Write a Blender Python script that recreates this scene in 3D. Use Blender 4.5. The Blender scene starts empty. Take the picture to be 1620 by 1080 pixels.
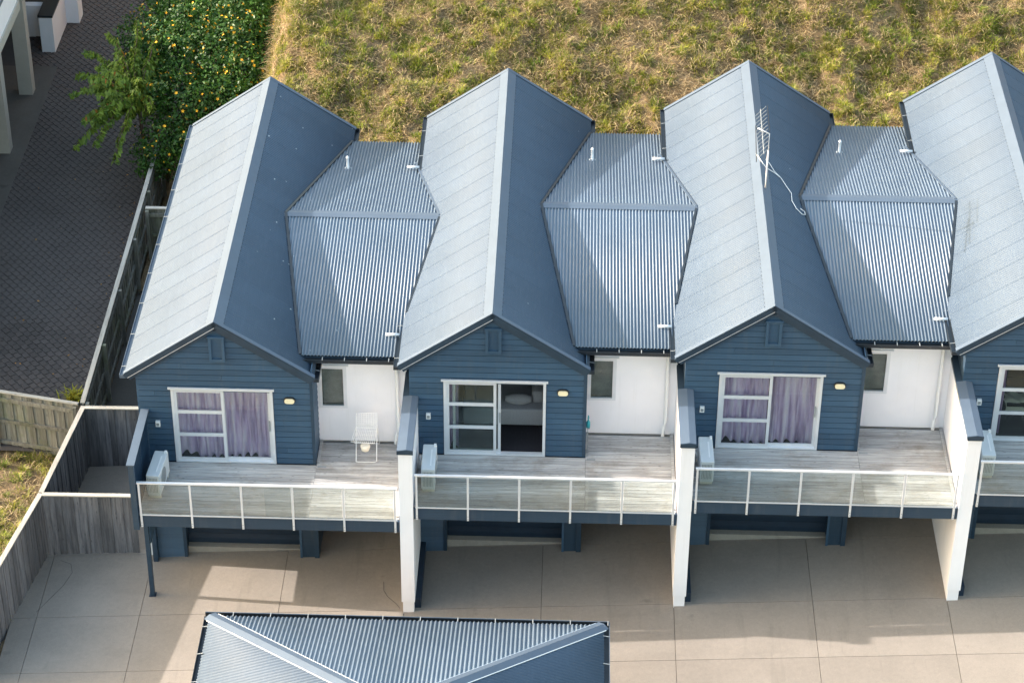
import bpy, math, random
import numpy as np
from mathutils import Vector, Matrix
random.seed(7); rng = np.random.default_rng(7)
R = math.radians
S = bpy.context.scene
COL = S.collection

# ------------------------------------------------------------------ camera
PITCH, YAW, ROLL, FPX = 34.414, -1.433, -0.468, 3848.65
CAM = Vector((1.702, -48.995, 37.033))
_a, _y, _r = R(PITCH), R(YAW), R(ROLL)
_fw = Vector((math.sin(_y)*math.cos(_a), math.cos(_y)*math.cos(_a), -math.sin(_a)))
_rt = Vector((math.cos(_y), -math.sin(_y), 0)); _dn = _fw.cross(_rt)
_rt2 = _rt*math.cos(_r)+_dn*math.sin(_r); _dn2 = -_rt*math.sin(_r)+_dn*math.cos(_r)
cd = bpy.data.cameras.new('camera'); cam = bpy.data.objects.new('camera', cd); COL.objects.link(cam)
cam.matrix_world = Matrix.Translation(CAM) @ Matrix((_rt2, -_dn2, -_fw)).transposed().to_4x4()
cd.sensor_width = 36; cd.lens = FPX/1620*36; cd.clip_end = 2000; cd.clip_start = .5
S.camera = cam
# ------------------------------------------------------------------ light
EL, AZ = 21.4, 7.5
w = bpy.data.worlds.new('World'); S.world = w; w.use_nodes = True
_n = w.node_tree.nodes; _bg = _n['Background']; _sk = _n.new('ShaderNodeTexSky')
_sk.sky_type = 'NISHITA'; _sk.sun_disc = False; _sk.sun_elevation = R(EL); _sk.sun_rotation = R(-90+AZ)
_sk.air_density = 1.9; _sk.dust_density = 5.; _sk.ozone_density = 1.7
w.node_tree.links.new(_sk.outputs[0], _bg.inputs[0]); _bg.inputs[1].default_value = .15
sd = bpy.data.lights.new('sun', 'SUN'); sd.energy = 2.4; sd.angle = R(.5); sd.color = (1, .915, .84)
sun = bpy.data.objects.new('sun', sd); COL.objects.link(sun)
_sv = Vector((-math.cos(R(AZ))*math.cos(R(EL)), math.sin(R(AZ))*math.cos(R(EL)), math.sin(R(EL))))
sun.rotation_euler = _sv.to_track_quat('Z', 'Y').to_euler(); sun.location = (-40, 10, 40)
S.view_settings.view_transform = 'Standard'; S.view_settings.look = 'None'
S.view_settings.gamma = 1; S.view_settings.use_curve_mapping = False
S.view_settings.exposure = 2.12

# ------------------------------------------------------------------ materials
class NT:
    def __init__(s, name):
        s.m = bpy.data.materials.new(name); s.m.use_nodes = True
        s.t = s.m.node_tree; s.b = s.t.nodes['Principled BSDF']; s.out = s.t.nodes['Material Output']
    def n(s, typ, **k):
        x = s.t.nodes.new('ShaderNode'+typ)
        for a, v in k.items():
            if hasattr(x, a): setattr(x, a, v)
        return x
    def l(s, a, b): s.t.links.new(a, b)
    def coord(s, scale=(1, 1, 1), kind='Object', rot=(0, 0, 0)):
        c = s.n('TexCoord'); m = s.n('Mapping'); m.inputs['Scale'].default_value = scale
        m.inputs['Rotation'].default_value = rot
        s.l(c.outputs[kind], m.inputs[0]); return m.outputs[0]
    def world(s, scale=(1, 1, 1), rot=(0, 0, 0), shift=False):
        g = s.n('NewGeometry'); m = s.n('Mapping'); m.inputs['Scale'].default_value = scale
        m.inputs['Rotation'].default_value = rot
        src = g.outputs['Position']
        if shift:
            oi = s.n('ObjectInfo'); ad = s.n('VectorMath', operation='ADD'); mu = s.n('VectorMath', operation='SCALE')
            cb = s.n('CombineXYZ'); s.l(oi.outputs['Random'], cb.inputs[0]); s.l(oi.outputs['Random'], cb.inputs[1]); s.l(oi.outputs['Random'], cb.inputs[2])
            mu.inputs['Scale'].default_value = 37.; s.l(cb.outputs[0], mu.inputs[0]); s.l(src, ad.inputs[0]); s.l(mu.outputs[0], ad.inputs[1]); src = ad.outputs[0]
        s.l(src, m.inputs[0]); return m.outputs[0]
    def noise(s, vec, scale, detail=4, rough=.6):
        x = s.n('TexNoise'); x.inputs['Scale'].default_value = scale; x.inputs['Detail'].default_value = detail
        x.inputs['Roughness'].default_value = rough; s.l(vec, x.inputs['Vector']); return x.outputs['Fac']
    def ramp(s, fac, stops):
        x = s.n('ValToRGB'); e = x.color_ramp.elements
        while len(e) < len(stops): e.new(.5)
        for i, (p, c) in enumerate(stops):
            e[i].position = p; e[i].color = (*c, 1) if len(c) == 3 else c
        s.l(fac, x.inputs[0]); return x.outputs[0]
    def mix(s, a, b, fac, mode='MIX'):
        x = s.n('MixRGB', blend_type=mode)
        for i, v in ((1, a), (2, b)):
            if isinstance(v, tuple): x.inputs[i].default_value = (*v, 1) if len(v) == 3 else v
            else: s.l(v, x.inputs[i])
        if isinstance(fac, (int, float)): x.inputs[0].default_value = fac
        else: s.l(fac, x.inputs[0])
        return x.outputs[0]
    def rand(s, lo, hi):
        oi = s.n('ObjectInfo'); m = s.n('MapRange'); m.inputs['To Min'].default_value = lo; m.inputs['To Max'].default_value = hi
        s.l(oi.outputs['Random'], m.inputs['Value']); return m.outputs[0]
    def bright(s, col, fac):
        x = s.n('HueSaturation'); s.l(col, x.inputs['Color']); s.l(fac, x.inputs['Value']); return x.outputs[0]
    def bump(s, h, strength=.3, dist=.01):
        x = s.n('Bump'); x.inputs['Strength'].default_value = strength; x.inputs['Distance'].default_value = dist
        s.l(h, x.inputs['Height']); s.l(x.outputs[0], s.b.inputs['Normal'])
    def base(s, c, rough=.6, metal=0., spec=.5):
        if isinstance(c, tuple): s.b.inputs['Base Color'].default_value = (*c, 1)
        else: s.l(c, s.b.inputs['Base Color'])
        s.b.inputs['Roughness'].default_value = rough; s.b.inputs['Metallic'].default_value = metal
        s.b.inputs['Specular IOR Level'].default_value = spec
        return s.m

def plain(name, c, rough=.6, metal=0., spec=.5, var=.12, sc=3.):
    k = NT(name); v = k.world(shift=False); f = k.noise(v, sc, 5, .65)
    col = k.ramp(f, [(.25, tuple(x*(1-var) for x in c)), (.75, tuple(min(1, x*(1+var)) for x in c))])
    return k.base(col, rough, metal, spec)

def roof_metal(name, lo, hi, rough, spec):
    k = NT(name); v = k.world()
    f = k.noise(v, .7, 5, .65); f2 = k.noise(k.world((7, .9, 7)), 2., 4)
    c = k.ramp(f, [(.3, lo), (.7, hi)])
    c = k.mix(c, tuple(x*1.5+.015 for x in lo), k.ramp(f2, [(.5, (0, 0, 0)), (.8, (.3, .3, .3))]))
    c = k.bright(c, k.rand(.97, 1.03))
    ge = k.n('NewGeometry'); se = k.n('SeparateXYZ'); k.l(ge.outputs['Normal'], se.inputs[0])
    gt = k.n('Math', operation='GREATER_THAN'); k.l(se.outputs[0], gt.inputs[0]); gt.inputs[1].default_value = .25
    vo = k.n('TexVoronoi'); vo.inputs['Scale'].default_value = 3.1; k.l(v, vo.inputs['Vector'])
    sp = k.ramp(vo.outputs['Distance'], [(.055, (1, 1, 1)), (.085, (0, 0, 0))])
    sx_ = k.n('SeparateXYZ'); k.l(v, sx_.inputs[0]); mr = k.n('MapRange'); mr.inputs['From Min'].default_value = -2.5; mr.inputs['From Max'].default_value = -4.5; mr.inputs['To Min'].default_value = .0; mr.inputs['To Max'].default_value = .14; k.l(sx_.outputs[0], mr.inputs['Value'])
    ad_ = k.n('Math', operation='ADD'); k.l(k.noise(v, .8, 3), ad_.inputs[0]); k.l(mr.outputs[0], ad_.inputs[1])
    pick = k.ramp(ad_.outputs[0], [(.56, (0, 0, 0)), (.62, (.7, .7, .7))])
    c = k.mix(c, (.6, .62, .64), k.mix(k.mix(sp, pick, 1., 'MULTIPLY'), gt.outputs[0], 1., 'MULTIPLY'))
    k.base(c, rough, 0, spec)
    k.l(k.ramp(f, [(.3, (rough-.05,)*3), (.7, (rough+.05,)*3)]), k.b.inputs['Roughness'])
    return k.m
def wood(name, lo, hi, axis, rough=.8, stain=None, rv=(.75, 1.2), streak=22, bs=.25):
    k = NT(name); sc = [streak]*3; sc[axis] = 1.1
    v = k.world(tuple(sc), shift=True); f = k.noise(v, 1., 7, .7)
    c = k.ramp(f, [(.3, lo), (.7, hi)])
    if stain:
        big = k.noise(k.world((.8, .8, .8)), 1.4, 5, .7)
        c = k.mix(c, stain, k.ramp(big, [(.5, (0, 0, 0)), (.72, (.65, .65, .65))]))
    # knots
    vo = k.n('TexVoronoi'); vo.inputs['Scale'].default_value = 1.; vv = k.world((3.2, 9, 9) if axis == 0 else (9, 9, 2.5), shift=True); k.l(vv, vo.inputs['Vector'])
    kn = k.ramp(vo.outputs['Distance'], [(.05, (.6, .6, .6)), (.16, (0, 0, 0))])
    c = k.mix(c, tuple(x*.35 for x in lo), kn)
    c = k.bright(c, k.rand(*rv))
    k.base(c, rough, 0, .3); k.bump(f, bs, .004); return k.m
def concrete(name, c, big=.16, spec=.3):
    k = NT(name); v = k.world()
    f = k.noise(v, .55, 6, .62); g = k.noise(v, 9, 6, .7); h = k.noise(v, 60, 3, .6)
    a = k.ramp(f, [(.28, tuple(x*(1-big) for x in c)), (.72, tuple(x*(1+big) for x in c))])
    a = k.mix(a, k.ramp(g, [(.3, (.93,)*3), (.7, (1.05,)*3)]), 1., 'MULTIPLY')
    a = k.mix(a, k.ramp(h, [(.35, (.9,)*3), (.65, (1.08,)*3)]), 1., 'MULTIPLY')
    st = k.noise(k.world((.35, 1.1, 1)), 1.2, 5, .75)
    a = k.mix(a, tuple(x*.7 for x in c), k.ramp(st, [(.56, (0, 0, 0)), (.78, (.4, .4, .4))]))
    ty = k.noise(k.world((1.5, .16, 1)), 1.6, 4, .7)
    a = k.mix(a, tuple(x*.72 for x in c), k.ramp(ty, [(.58, (0, 0, 0)), (.72, (.45, .45, .45))]))
    oil = k.noise(v, 1.1, 3, .5)
    a = k.mix(a, tuple(x*.4 for x in c), k.ramp(oil, [(.70, (0, 0, 0)), (.78, (.6, .6, .6))]))
    # trowel squiggles
    wv = k.n('TexVoronoi', feature='DISTANCE_TO_EDGE'); wv.inputs['Scale'].default_value = 5.
    ns = k.n('TexNoise'); ns.inputs['Scale'].default_value = 2.5; k.l(v, ns.inputs['Vector'])
    mx = k.n('MixRGB'); mx.inputs[0].default_value = .35; k.l(v, mx.inputs[1]); k.l(ns.outputs['Color'], mx.inputs[2]); k.l(mx.outputs[0], wv.inputs['Vector'])
    a = k.mix(a, tuple(min(1, x*1.25) for x in c), k.ramp(wv.outputs['Distance'], [(.0, (.16,)*3), (.03, (0, 0, 0))]))
    k.base(k.bright(a, k.rand(.93, 1.05)), .85, 0, spec); k.bump(h, .25, .003); return k.m
def paint_boards(name, c, rough=.5):
    k = NT(name); v = k.world((.6, 3, 9), shift=True); f = k.noise(v, 2., 5, .7)
    a = k.ramp(f, [(.3, tuple(x*.88 for x in c)), (.72, tuple(x*1.1 for x in c))])
    d = k.noise(k.world((5, 5, .7)), 1.3, 4)
    a = k.mix(a, tuple(x*.6+.05 for x in c), k.ramp(d, [(.52, (0, 0, 0)), (.8, (.5, .5, .5))]))
    k.base(k.bright(a, k.rand(.88, 1.1)), rough, 0, .4); k.bump(f, .06, .002); return k.m
def white_render():
    k = NT('white_render'); v = k.world(); f = k.noise(v, 1.1, 5, .6); s_ = k.noise(k.world((9, 9, .5)), 1., 5, .7)
    a = k.ramp(f, [(.3, (.8, .79, .83)), (.7, (.85, .84, .88))])
    a = k.mix(a, (.5, .49, .46), k.ramp(s_, [(.55, (0, 0, 0)), (.85, (.25, .25, .25))]))
    k.base(a, .8, 0, .2); k.bump(k.noise(v, 45, 3), .15, .002); return k.m
def glass_mat(name, tint=(.8, .88, .86), refl=1.):
    k = NT(name); k.t.nodes.remove(k.b)
    tr = k.n('BsdfTransparent'); tr.inputs[0].default_value = (*tint, 1)
    gl = k.n('BsdfGlossy'); gl.inputs['Roughness'].default_value = .02
    fr = k.n('Fresnel'); fr.inputs['IOR'].default_value = 1.5
    mu = k.n('Math', operation='MULTIPLY'); mu.inputs[1].default_value = refl; k.l(fr.outputs[0], mu.inputs[0])
    mx = k.n('MixShader'); k.l(mu.outputs[0], mx.inputs[0]); k.l(tr.outputs[0], mx.inputs[1]); k.l(gl.outputs[0], mx.inputs[2])
    k.l(mx.outputs[0], k.out.inputs[0]); return k.m
def vcol(name, rough=.7, trans=.0, rv=None):
    k = NT(name); a = k.n('Attribute'); a.attribute_name = 'Col'; c = a.outputs['Color']
    if rv: c = k.bright(c, k.rand(*rv))
    k.base(c, rough, 0, .3)
    if trans:
        tl = k.n('BsdfTranslucent'); k.l(c, tl.inputs[0]); mx = k.n('MixShader'); mx.inputs[0].default_value = trans
        k.l(k.b.outputs[0], mx.inputs[1]); k.l(tl.outputs[0], mx.inputs[2]); k.l(mx.outputs[0], k.out.inputs[0])
    return k.m
def soil():
    k = NT('dry_soil'); v = k.world(); f = k.noise(v, 1.2, 7, .7); g = k.noise(v, 14, 5, .7)
    a = k.ramp(f, [(.3, (.09, .062, .032)), (.6, (.26, .185, .11)), (.8, (.18, .145, .06))])
    a = k.mix(a, k.ramp(g, [(.3, (.6,)*3), (.7, (1.3,)*3)]), 1., 'MULTIPLY')
    k.base(a, .95, 0, .1); k.bump(g, .8, .05); return k.m
def curtain_mat():
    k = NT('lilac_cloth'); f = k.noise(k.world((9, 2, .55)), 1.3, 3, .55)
    a = k.ramp(f, [(.34, (.44, .31, .52)), (.5, (.78, .6, .86)), (.68, (.97, .84, 1.))]); k.base(a, .8, 0, .2)  # vertical tone streaks paint the shading of the folds
    return k.m
def paver_mat():
    k = NT('grey_paver'); v = k.world(shift=True); f = k.noise(k.world(), .35, 4); g = k.noise(v, 25, 4, .7)
    a = k.ramp(f, [(.3, (.072, .060, .056)), (.7, (.098, .083, .077))])
    a = k.mix(a, k.ramp(g, [(.3, (.8,)*3), (.7, (1.2,)*3)]), 1., 'MULTIPLY')
    k.base(k.bright(a, k.rand(.88, 1.12)), .8, 0, .35); k.bump(g, .3, .004); return k.m

M = dict(
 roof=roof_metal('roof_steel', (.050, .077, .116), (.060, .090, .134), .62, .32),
 lroof=roof_metal('skylit_roof_steel', (.1, .14, .19), (.122, .165, .22), .46, .45),  # paler base colour imitates sky light on the flatter roofs
 flash=plain('flashing_steel', (.075, .105, .148), .5, .0, .5, .08, 2),
 lflash=plain('bare_lead_flashing', (.3, .31, .33), .6, 0, .4, .15, 6),
 fascia=plain('navy_fascia_paint', (.022, .042, .068), .45, 0, .4, .2),
 board=paint_boards('blue_weatherboard_paint', (.034, .076, .132)),
 trim=paint_boards('blue_trim_paint', (.02, .044, .076)),
 navy=plain('navy_paint', (.012, .026, .048), .45, 0, .4, .2),
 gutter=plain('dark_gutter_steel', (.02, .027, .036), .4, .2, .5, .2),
 white=white_render(),
 alu=plain('silver_aluminium', (.68, .70, .74), .4, .3, .5, .05),
 pvc=plain('white_plastic', (.8, .8, .8), .4, 0, .5, .04),
 acm=plain('ac_enamel', (.62, .64, .65), .4, 0, .5, .05),
 grille=plain('grey_grille', (.25, .27, .28), .5),
 deck=wood('weathered_decking', (.235, .23, .228), (.54, .535, .53), 0, .8, (.23, .2, .165), (.78, 1.18), 20),
 paling=wood('grey_paling_timber', (.062, .062, .07), (.21, .205, .215), 2, .85, None, (.65, 1.3), 16, .5),
 palegreen=wood('mossy_paling_timber', (.095, .093, .08), (.28, .27, .24), 2, .85, (.12, .14, .05), (.7, 1.25), 16, .5),
 rail=wood('pale_capping_timber', (.26, .24, .21), (.48, .455, .41), 1, .8, None, (.9, 1.1), 12),
 railx=wood('pale_capping_timber_across', (.28, .26, .23), (.52, .5, .45), 0, .8, None, (.9, 1.1), 12),
 conc=concrete('driveway_concrete', (.243, .214, .186), .1),
 joint=plain('dark_joint_grit', (.035, .032, .03), .95),  # dark grit colour for slab joints and cracks
 path=concrete('dark_path_concrete', (.1, .09, .08)),
 sill=concrete('sill_concrete', (.3, .28, .25)),
 paver=paver_mat(),
 grit=plain('paver_grit', (.058, .052, .052), .95),
 soil=soil(),
 grass=vcol('grass_blades', .7, .25),
 leaf=vcol('leaf_surface', .45, .25),
 petal=plain('orange_petal', (.95, .45, .01), .6),
 bark=plain('brown_bark', (.09, .06, .045), .9, 0, .2, .3, 12),
 glass=glass_mat('window_glass', (.88, .92, .91), .8),
 rglass=glass_mat('balustrade_glass', (.87, .91, .895), 1.),
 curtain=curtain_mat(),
 inner=plain('interior_plaster', (.42, .40, .37), .8),
 carpet=plain('dark_carpet', (.035, .032, .038), .95, 0, .2, .2, 20),
 sofa=plain('grey_upholstery', (.36, .36, .39), .9, 0, .2, .12, 25),
 woodbrown=plain('brown_headboard', (.16, .07, .03), .5),
 lens=plain('cream_lens', (.78, .7, .48), .3),
 black=plain('black_plastic', (.012, .012, .013), .4),
 cream=plain('cream_render', (.42, .4, .36), .85, 0, .2, .08),
 blind=plain('window_blind', (.15, .165, .165), .7, 0, .3, .3, 5),
 teal=plain('teal_plastic', (.02, .3, .36), .4),
 towel=plain('beige_towel', (.68, .64, .55), .9),
 pink=plain('painted_mast', (.72, .67, .66), .5),
 car=plain('dark_car_paint', (.008, .01, .014), .2, 0, .6),
 wire=plain('white_coated_wire', (.82, .82, .82), .35),
)

# ------------------------------------------------------------------ mesh helpers
class MB:
    def __init__(s): s.v = []; s.f = []
    def add(s, vs, fs):
        b = len(s.v); s.v += [tuple(x) for x in vs]; s.f += [tuple(b+i for i in f) for f in fs]; return s
    def box(s, x0, x1, y0, y1, z0, z1):
        return s.add([(x0, y0, z0), (x1, y0, z0), (x1, y1, z0), (x0, y1, z0), (x0, y0, z1), (x1, y0, z1), (x1, y1, z1), (x0, y1, z1)],
                     [(0, 3, 2, 1), (4, 5, 6, 7), (0, 1, 5, 4), (1, 2, 6, 5), (2, 3, 7, 6), (3, 0, 4, 7)])
    def prism(s, poly, y0, y1):     # poly in xz, ccw seen from -y, extruded in y
        n = len(poly)
        vs = [(x, y0, z) for x, z in poly]+[(x, y1, z) for x, z in poly]
        fs = [tuple(range(n)), tuple(reversed(range(n, 2*n)))]+[(i, i+n, (i+1) % n+n, (i+1) % n) for i in range(n)]
        return s.add(vs, fs)
    def extr(s, poly, z0, z1):      # poly in xy ccw
        n = len(poly); vs = [(x, y, z0) for x, y in poly]+[(x, y, z1) for x, y in poly]
        return s.add(vs, [tuple(reversed(range(n))), tuple(range(n, 2*n))]+[(i, (i+1) % n, (i+1) % n+n, i+n) for i in range(n)])
    def beam(s, a, b, w, h, up=(0, 0, 1)):
        a, b = Vector(a), Vector(b); d = (b-a).normalized(); u = Vector(up)
        r = d.cross(u).normalized()*w/2; q = r.cross(d).normalized()*h/2
        vs = [a-r-q, a+r-q, a+r+q, a-r+q, b-r-q, b+r-q, b+r+q, b-r+q]
        return s.add(vs, [(0, 1, 2, 3), (7, 6, 5, 4), (0, 4, 5, 1), (1, 5, 6, 2), (2, 6, 7, 3), (3, 7, 4, 0)])
    def tube(s, pts, r, n=6, r2=None):
        pts = [Vector(p) for p in pts]; rings = []
        for i, p in enumerate(pts):
            d = (pts[min(i+1, len(pts)-1)]-pts[max(i-1, 0)]).normalized()
            u = d.cross(Vector((0, 0, 1)) if abs(d.z) < .95 else Vector((1, 0, 0))).normalized(); q = u.cross(d)
            rr = r if r2 is None else r+(r2-r)*i/(len(pts)-1)
            rings.append([p+(u*math.cos(t)+q*math.sin(t))*rr for t in (2*math.pi*k/n for k in range(n))])
        vs = [v for g in rings for v in g]; fs = []
        for i in range(len(rings)-1):
            for k in range(n): fs.append((i*n+k, i*n+(k+1) % n, (i+1)*n+(k+1) % n, (i+1)*n+k))
        fs += [tuple(reversed(range(n))), tuple(range((len(rings)-1)*n, len(rings)*n))]
        return s.add(vs, fs)
    def lathe(s, c, prof, n=16):
        vs = [(c[0]+r*math.cos(2*math.pi*k/n), c[1]+r*math.sin(2*math.pi*k/n), c[2]+z) for r, z in prof for k in range(n)]; fs = []
        for i in range(len(prof)-1):
            for k in range(n): fs.append((i*n+k, i*n+(k+1) % n, (i+1)*n+(k+1) % n, (i+1)*n+k))
        fs += [tuple(reversed(range(n))), tuple(range((len(prof)-1)*n, len(prof)*n))]
        return s.add(vs, fs)
    def mesh(s, name, mat, smooth=False):
        me = bpy.data.meshes.new(name); me.from_pydata(s.v, [], s.f); me.update(); me.materials.append(M[mat] if isinstance(mat, str) else mat)
        if smooth: me.shade_smooth()
        return me
    def build(s, name, mat, parent=None, smooth=False, loc=None):
        return link(name, s.mesh(name, mat, smooth), parent, loc)
def link(name, me, parent=None, loc=None):
    o = bpy.data.objects.new(name, me); COL.objects.link(o)
    if parent is not None: o.parent = parent
    if loc is not None: o.location = loc
    return o
def tag(o, label=None, cat=None, group=None, kind=None):
    if label: o['label'] = label
    if cat: o['category'] = cat
    if group: o['group'] = group
    if kind: o['kind'] = kind
    return o
def empty(name, loc=(0, 0, 0), label=None, cat=None, group=None):
    o = bpy.data.objects.new(name, None); COL.objects.link(o); o.location = loc; o.empty_display_size = .3
    return tag(o, label, cat, group)
def box(name, mat, parent, *b, loc=None): return MB().box(*b).build(name, mat, parent, loc=loc)
def kids(o): return [c for c in o.children]
def copy_tree(o, loc=None, parent=None):
    c = o.copy(); COL.objects.link(c); c.parent = parent
    if loc is not None: c.location = loc
    for ch in kids(o): copy_tree(ch, None, c)
    return c

G0, GS = -3.253, .0605
def gz(x): return G0+GS*x

def corr_mesh(name, origin, uax, vax, nax, n, pitch, L, amp=.009, seg=6, rows=1, mat='roof'):
    """corrugated steel sheet: waves repeat along u, run along v"""
    o, u, v, q = (Vector(t) for t in (origin, uax, vax, nax)); vs = []; fs = []
    k = n*seg+1
    for j in range(rows+1):
        for i in range(k):
            ph = 2*math.pi*i/seg
            vs.append(o+u*(i*pitch/seg)+v*(L*j/rows)+q*(amp*math.sin(ph)))
    for j in range(rows):
        for i in range(k-1): fs.append((j*k+i, j*k+i+1, (j+1)*k+i+1, (j+1)*k+i))
    # thickness lip at the lower end
    b = len(vs)
    for i in range(k): vs.append(vs[rows*k+i]-q*.004)
    for i in range(k-1): fs.append((rows*k+i, rows*k+i+1, b+i+1, b+i))
    m = MB(); m.v = [tuple(x) for x in vs]; m.f = fs
    me = m.mesh(name, mat, True); return me

P = 6.8
UZ = [-.429, 0, .402, .815]           # step of each unit
UX = [(-1+i)*P for i in range(4)]
ZR, ZE, WL, WR = 4.321, 2.728, 2.317, 2.391
YF, YB = -.10, 12.44
HL, HR = -2.06, 2.30                  # house walls
PW = .085                              # corrugation pitch

# ================================================================== townhouse prototype
def ztop(x, off=.10):
    return ZR-off-(ZR-ZE)/(WL if x < 0 else WR)*abs(x)

def make_roof(root):
    roof = empty('roof'); roof.parent = root
    core = MB().prism([(-WL+.03, ZE-.07), (WR-.03, ZE-.07), (0, ZR-.055)], .115, YB-.04).build('roof_lining', 'navy', roof)
    MB().prism([(-WL+.03, ZE-.075), (0, ZR-.095), (WR-.03, ZE-.075), (WR-.03, ZE-.045), (0, ZR-.06), (-WL+.03, ZE-.045)], YF+.03, .11).build('barge_soffit', 'fascia', roof)
    nsh = 16; wsh = (YB-YF)/nsh; n = 9; pw = wsh/n
    for side, W in ((-1, WL), (1, WR)):
        d = Vector((side*W, 0, ZE-ZR)); L = d.length; d.normalize(); nv = Vector((-d.z*side, 0, abs(d.x)))
        nv = Vector((side*(ZR-ZE), 0, W)).normalized()
        o = Vector((0, 0, ZR))
        me = corr_mesh('roof_sheet', o, (0, 1, 0), d, nv, n, pw, L, .0062, 6)
        lap = MB()   # side lap edge, stands a little proud
        for k in range(nsh):
            link('roof_sheet', me, roof, (0, YF+k*wsh, 0))
            a = o+Vector((0, YF+k*wsh, 0))+nv*.004
            lap.beam(a+d*.2-nv*.0075, a+d*L-nv*.0075, .006, .014, nv)
        tag(lap.build('sheet_laps', 'flash', roof), kind=None)
    # ridge cap
    for side, W in ((-1, WL), (1, WR)):
        d = Vector((side*W, 0, ZE-ZR)).normalized(); nv = Vector((side*(ZR-ZE), 0, W)).normalized(); t = Vector((0, 0, ZR+.02))
        mb = MB()
        a0 = t+Vector((0, YF-.02, 0)); a1 = t+Vector((0, YB+.02, 0))
        e = .27
        vs = [a0, a1, a1+d*e, a0+d*e, a0+d*e-nv*.016, a1+d*e-nv*.016]
        mb.add(vs, [(0, 1, 2, 3), (3, 2, 5, 4)] if side < 0 else [(3, 2, 1, 0), (4, 5, 2, 3)])
        mb.build('ridge_cap', 'flash', roof)
        # scribed serrations where the cap meets the corrugations, and screws
        sc = MB()
        for k in range(int((YB-YF)/pw/1)):
            if k % 2: continue
            c = a0+d*(e-.008)+Vector((0, (k+.5)*pw, 0))
            sc.beam(c-nv*.02, c+d*.03-nv*.012, .035, .012, nv)
        sc.build('cap_scribing', 'gutter', roof)['kind'] = 'stuff'
        # barge flashings and fascias, front and back
        for yb_, s_ in ((YF, -1), (YB, 1)):
            m = MB(); top = Vector((0, yb_, ZR+.012)); L = math.hypot(W, ZR-ZE)+.02
            m.beam(top+Vector((0, -s_*.05, 0))+nv*.006, top+d*L+Vector((0, -s_*.05, 0))+nv*.006, .13, .012, nv)
            m.build('barge_flashing', 'flash', roof)
            m = MB(); c = Vector((0, yb_+s_*.008, ZR))-nv*.065; x = .065*(ZR-ZE)/W
            m.beam(c-d*.0, c+d*(L+.02), .028, .125, nv); m.build('barge_board', 'fascia', roof)
            m = MB(); c = Vector((0, yb_-s_*.03, ZR))-nv*.175
            m.beam(c-d*.0, c+d*(L-.02), .05, .10, nv); m.build('barge_board', 'fascia', roof)
        # bright strip painted as the sunlit top edge of the lower board
        if side < 0:
            m = MB(); c = Vector((0, YF-.012, ZR))-nv*.135
            m.beam(c+d*.03, c+d*(math.hypot(W, ZR-ZE)), .018, .014, nv); m.build('barge_sunlit_edge', 'alu', roof)
    # eaves gutters
    for side, W in ((-1, WL), (1, WR)):
        x0 = side*(W-.01); x1 = side*(W+.115); lo, hi = min(x0, x1), max(x0, x1)
        m = MB(); z = ZE-.03
        m.box(lo, hi, YF, YB, z-.05, z-.038) if side < 0 else m.box(lo, hi, YF, YB, z-.10, z-.088)
        m.box(x1-.006, x1+.006, YF, YB, z-.10, z+.0); m.box(x0-.006, x0+.006, YF, YB, z-.10, z-.02)
        m.box(lo, hi, YF-.004, YF+.008, z-.10, z); m.box(lo, hi, YB-.008, YB+.004, z-.10, z)
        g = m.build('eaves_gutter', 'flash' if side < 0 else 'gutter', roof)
        s_ = MB()
        for k in range(9):
            yy = YF+.35+k*1.42
            s_.beam((x0-side*.02, yy, z+.03), (x1+side*.002, yy, z+.006), .018, .006)
        s_.build('gutter_strap', 'grille', roof)['kind'] = 'stuff'
    return roof

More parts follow.
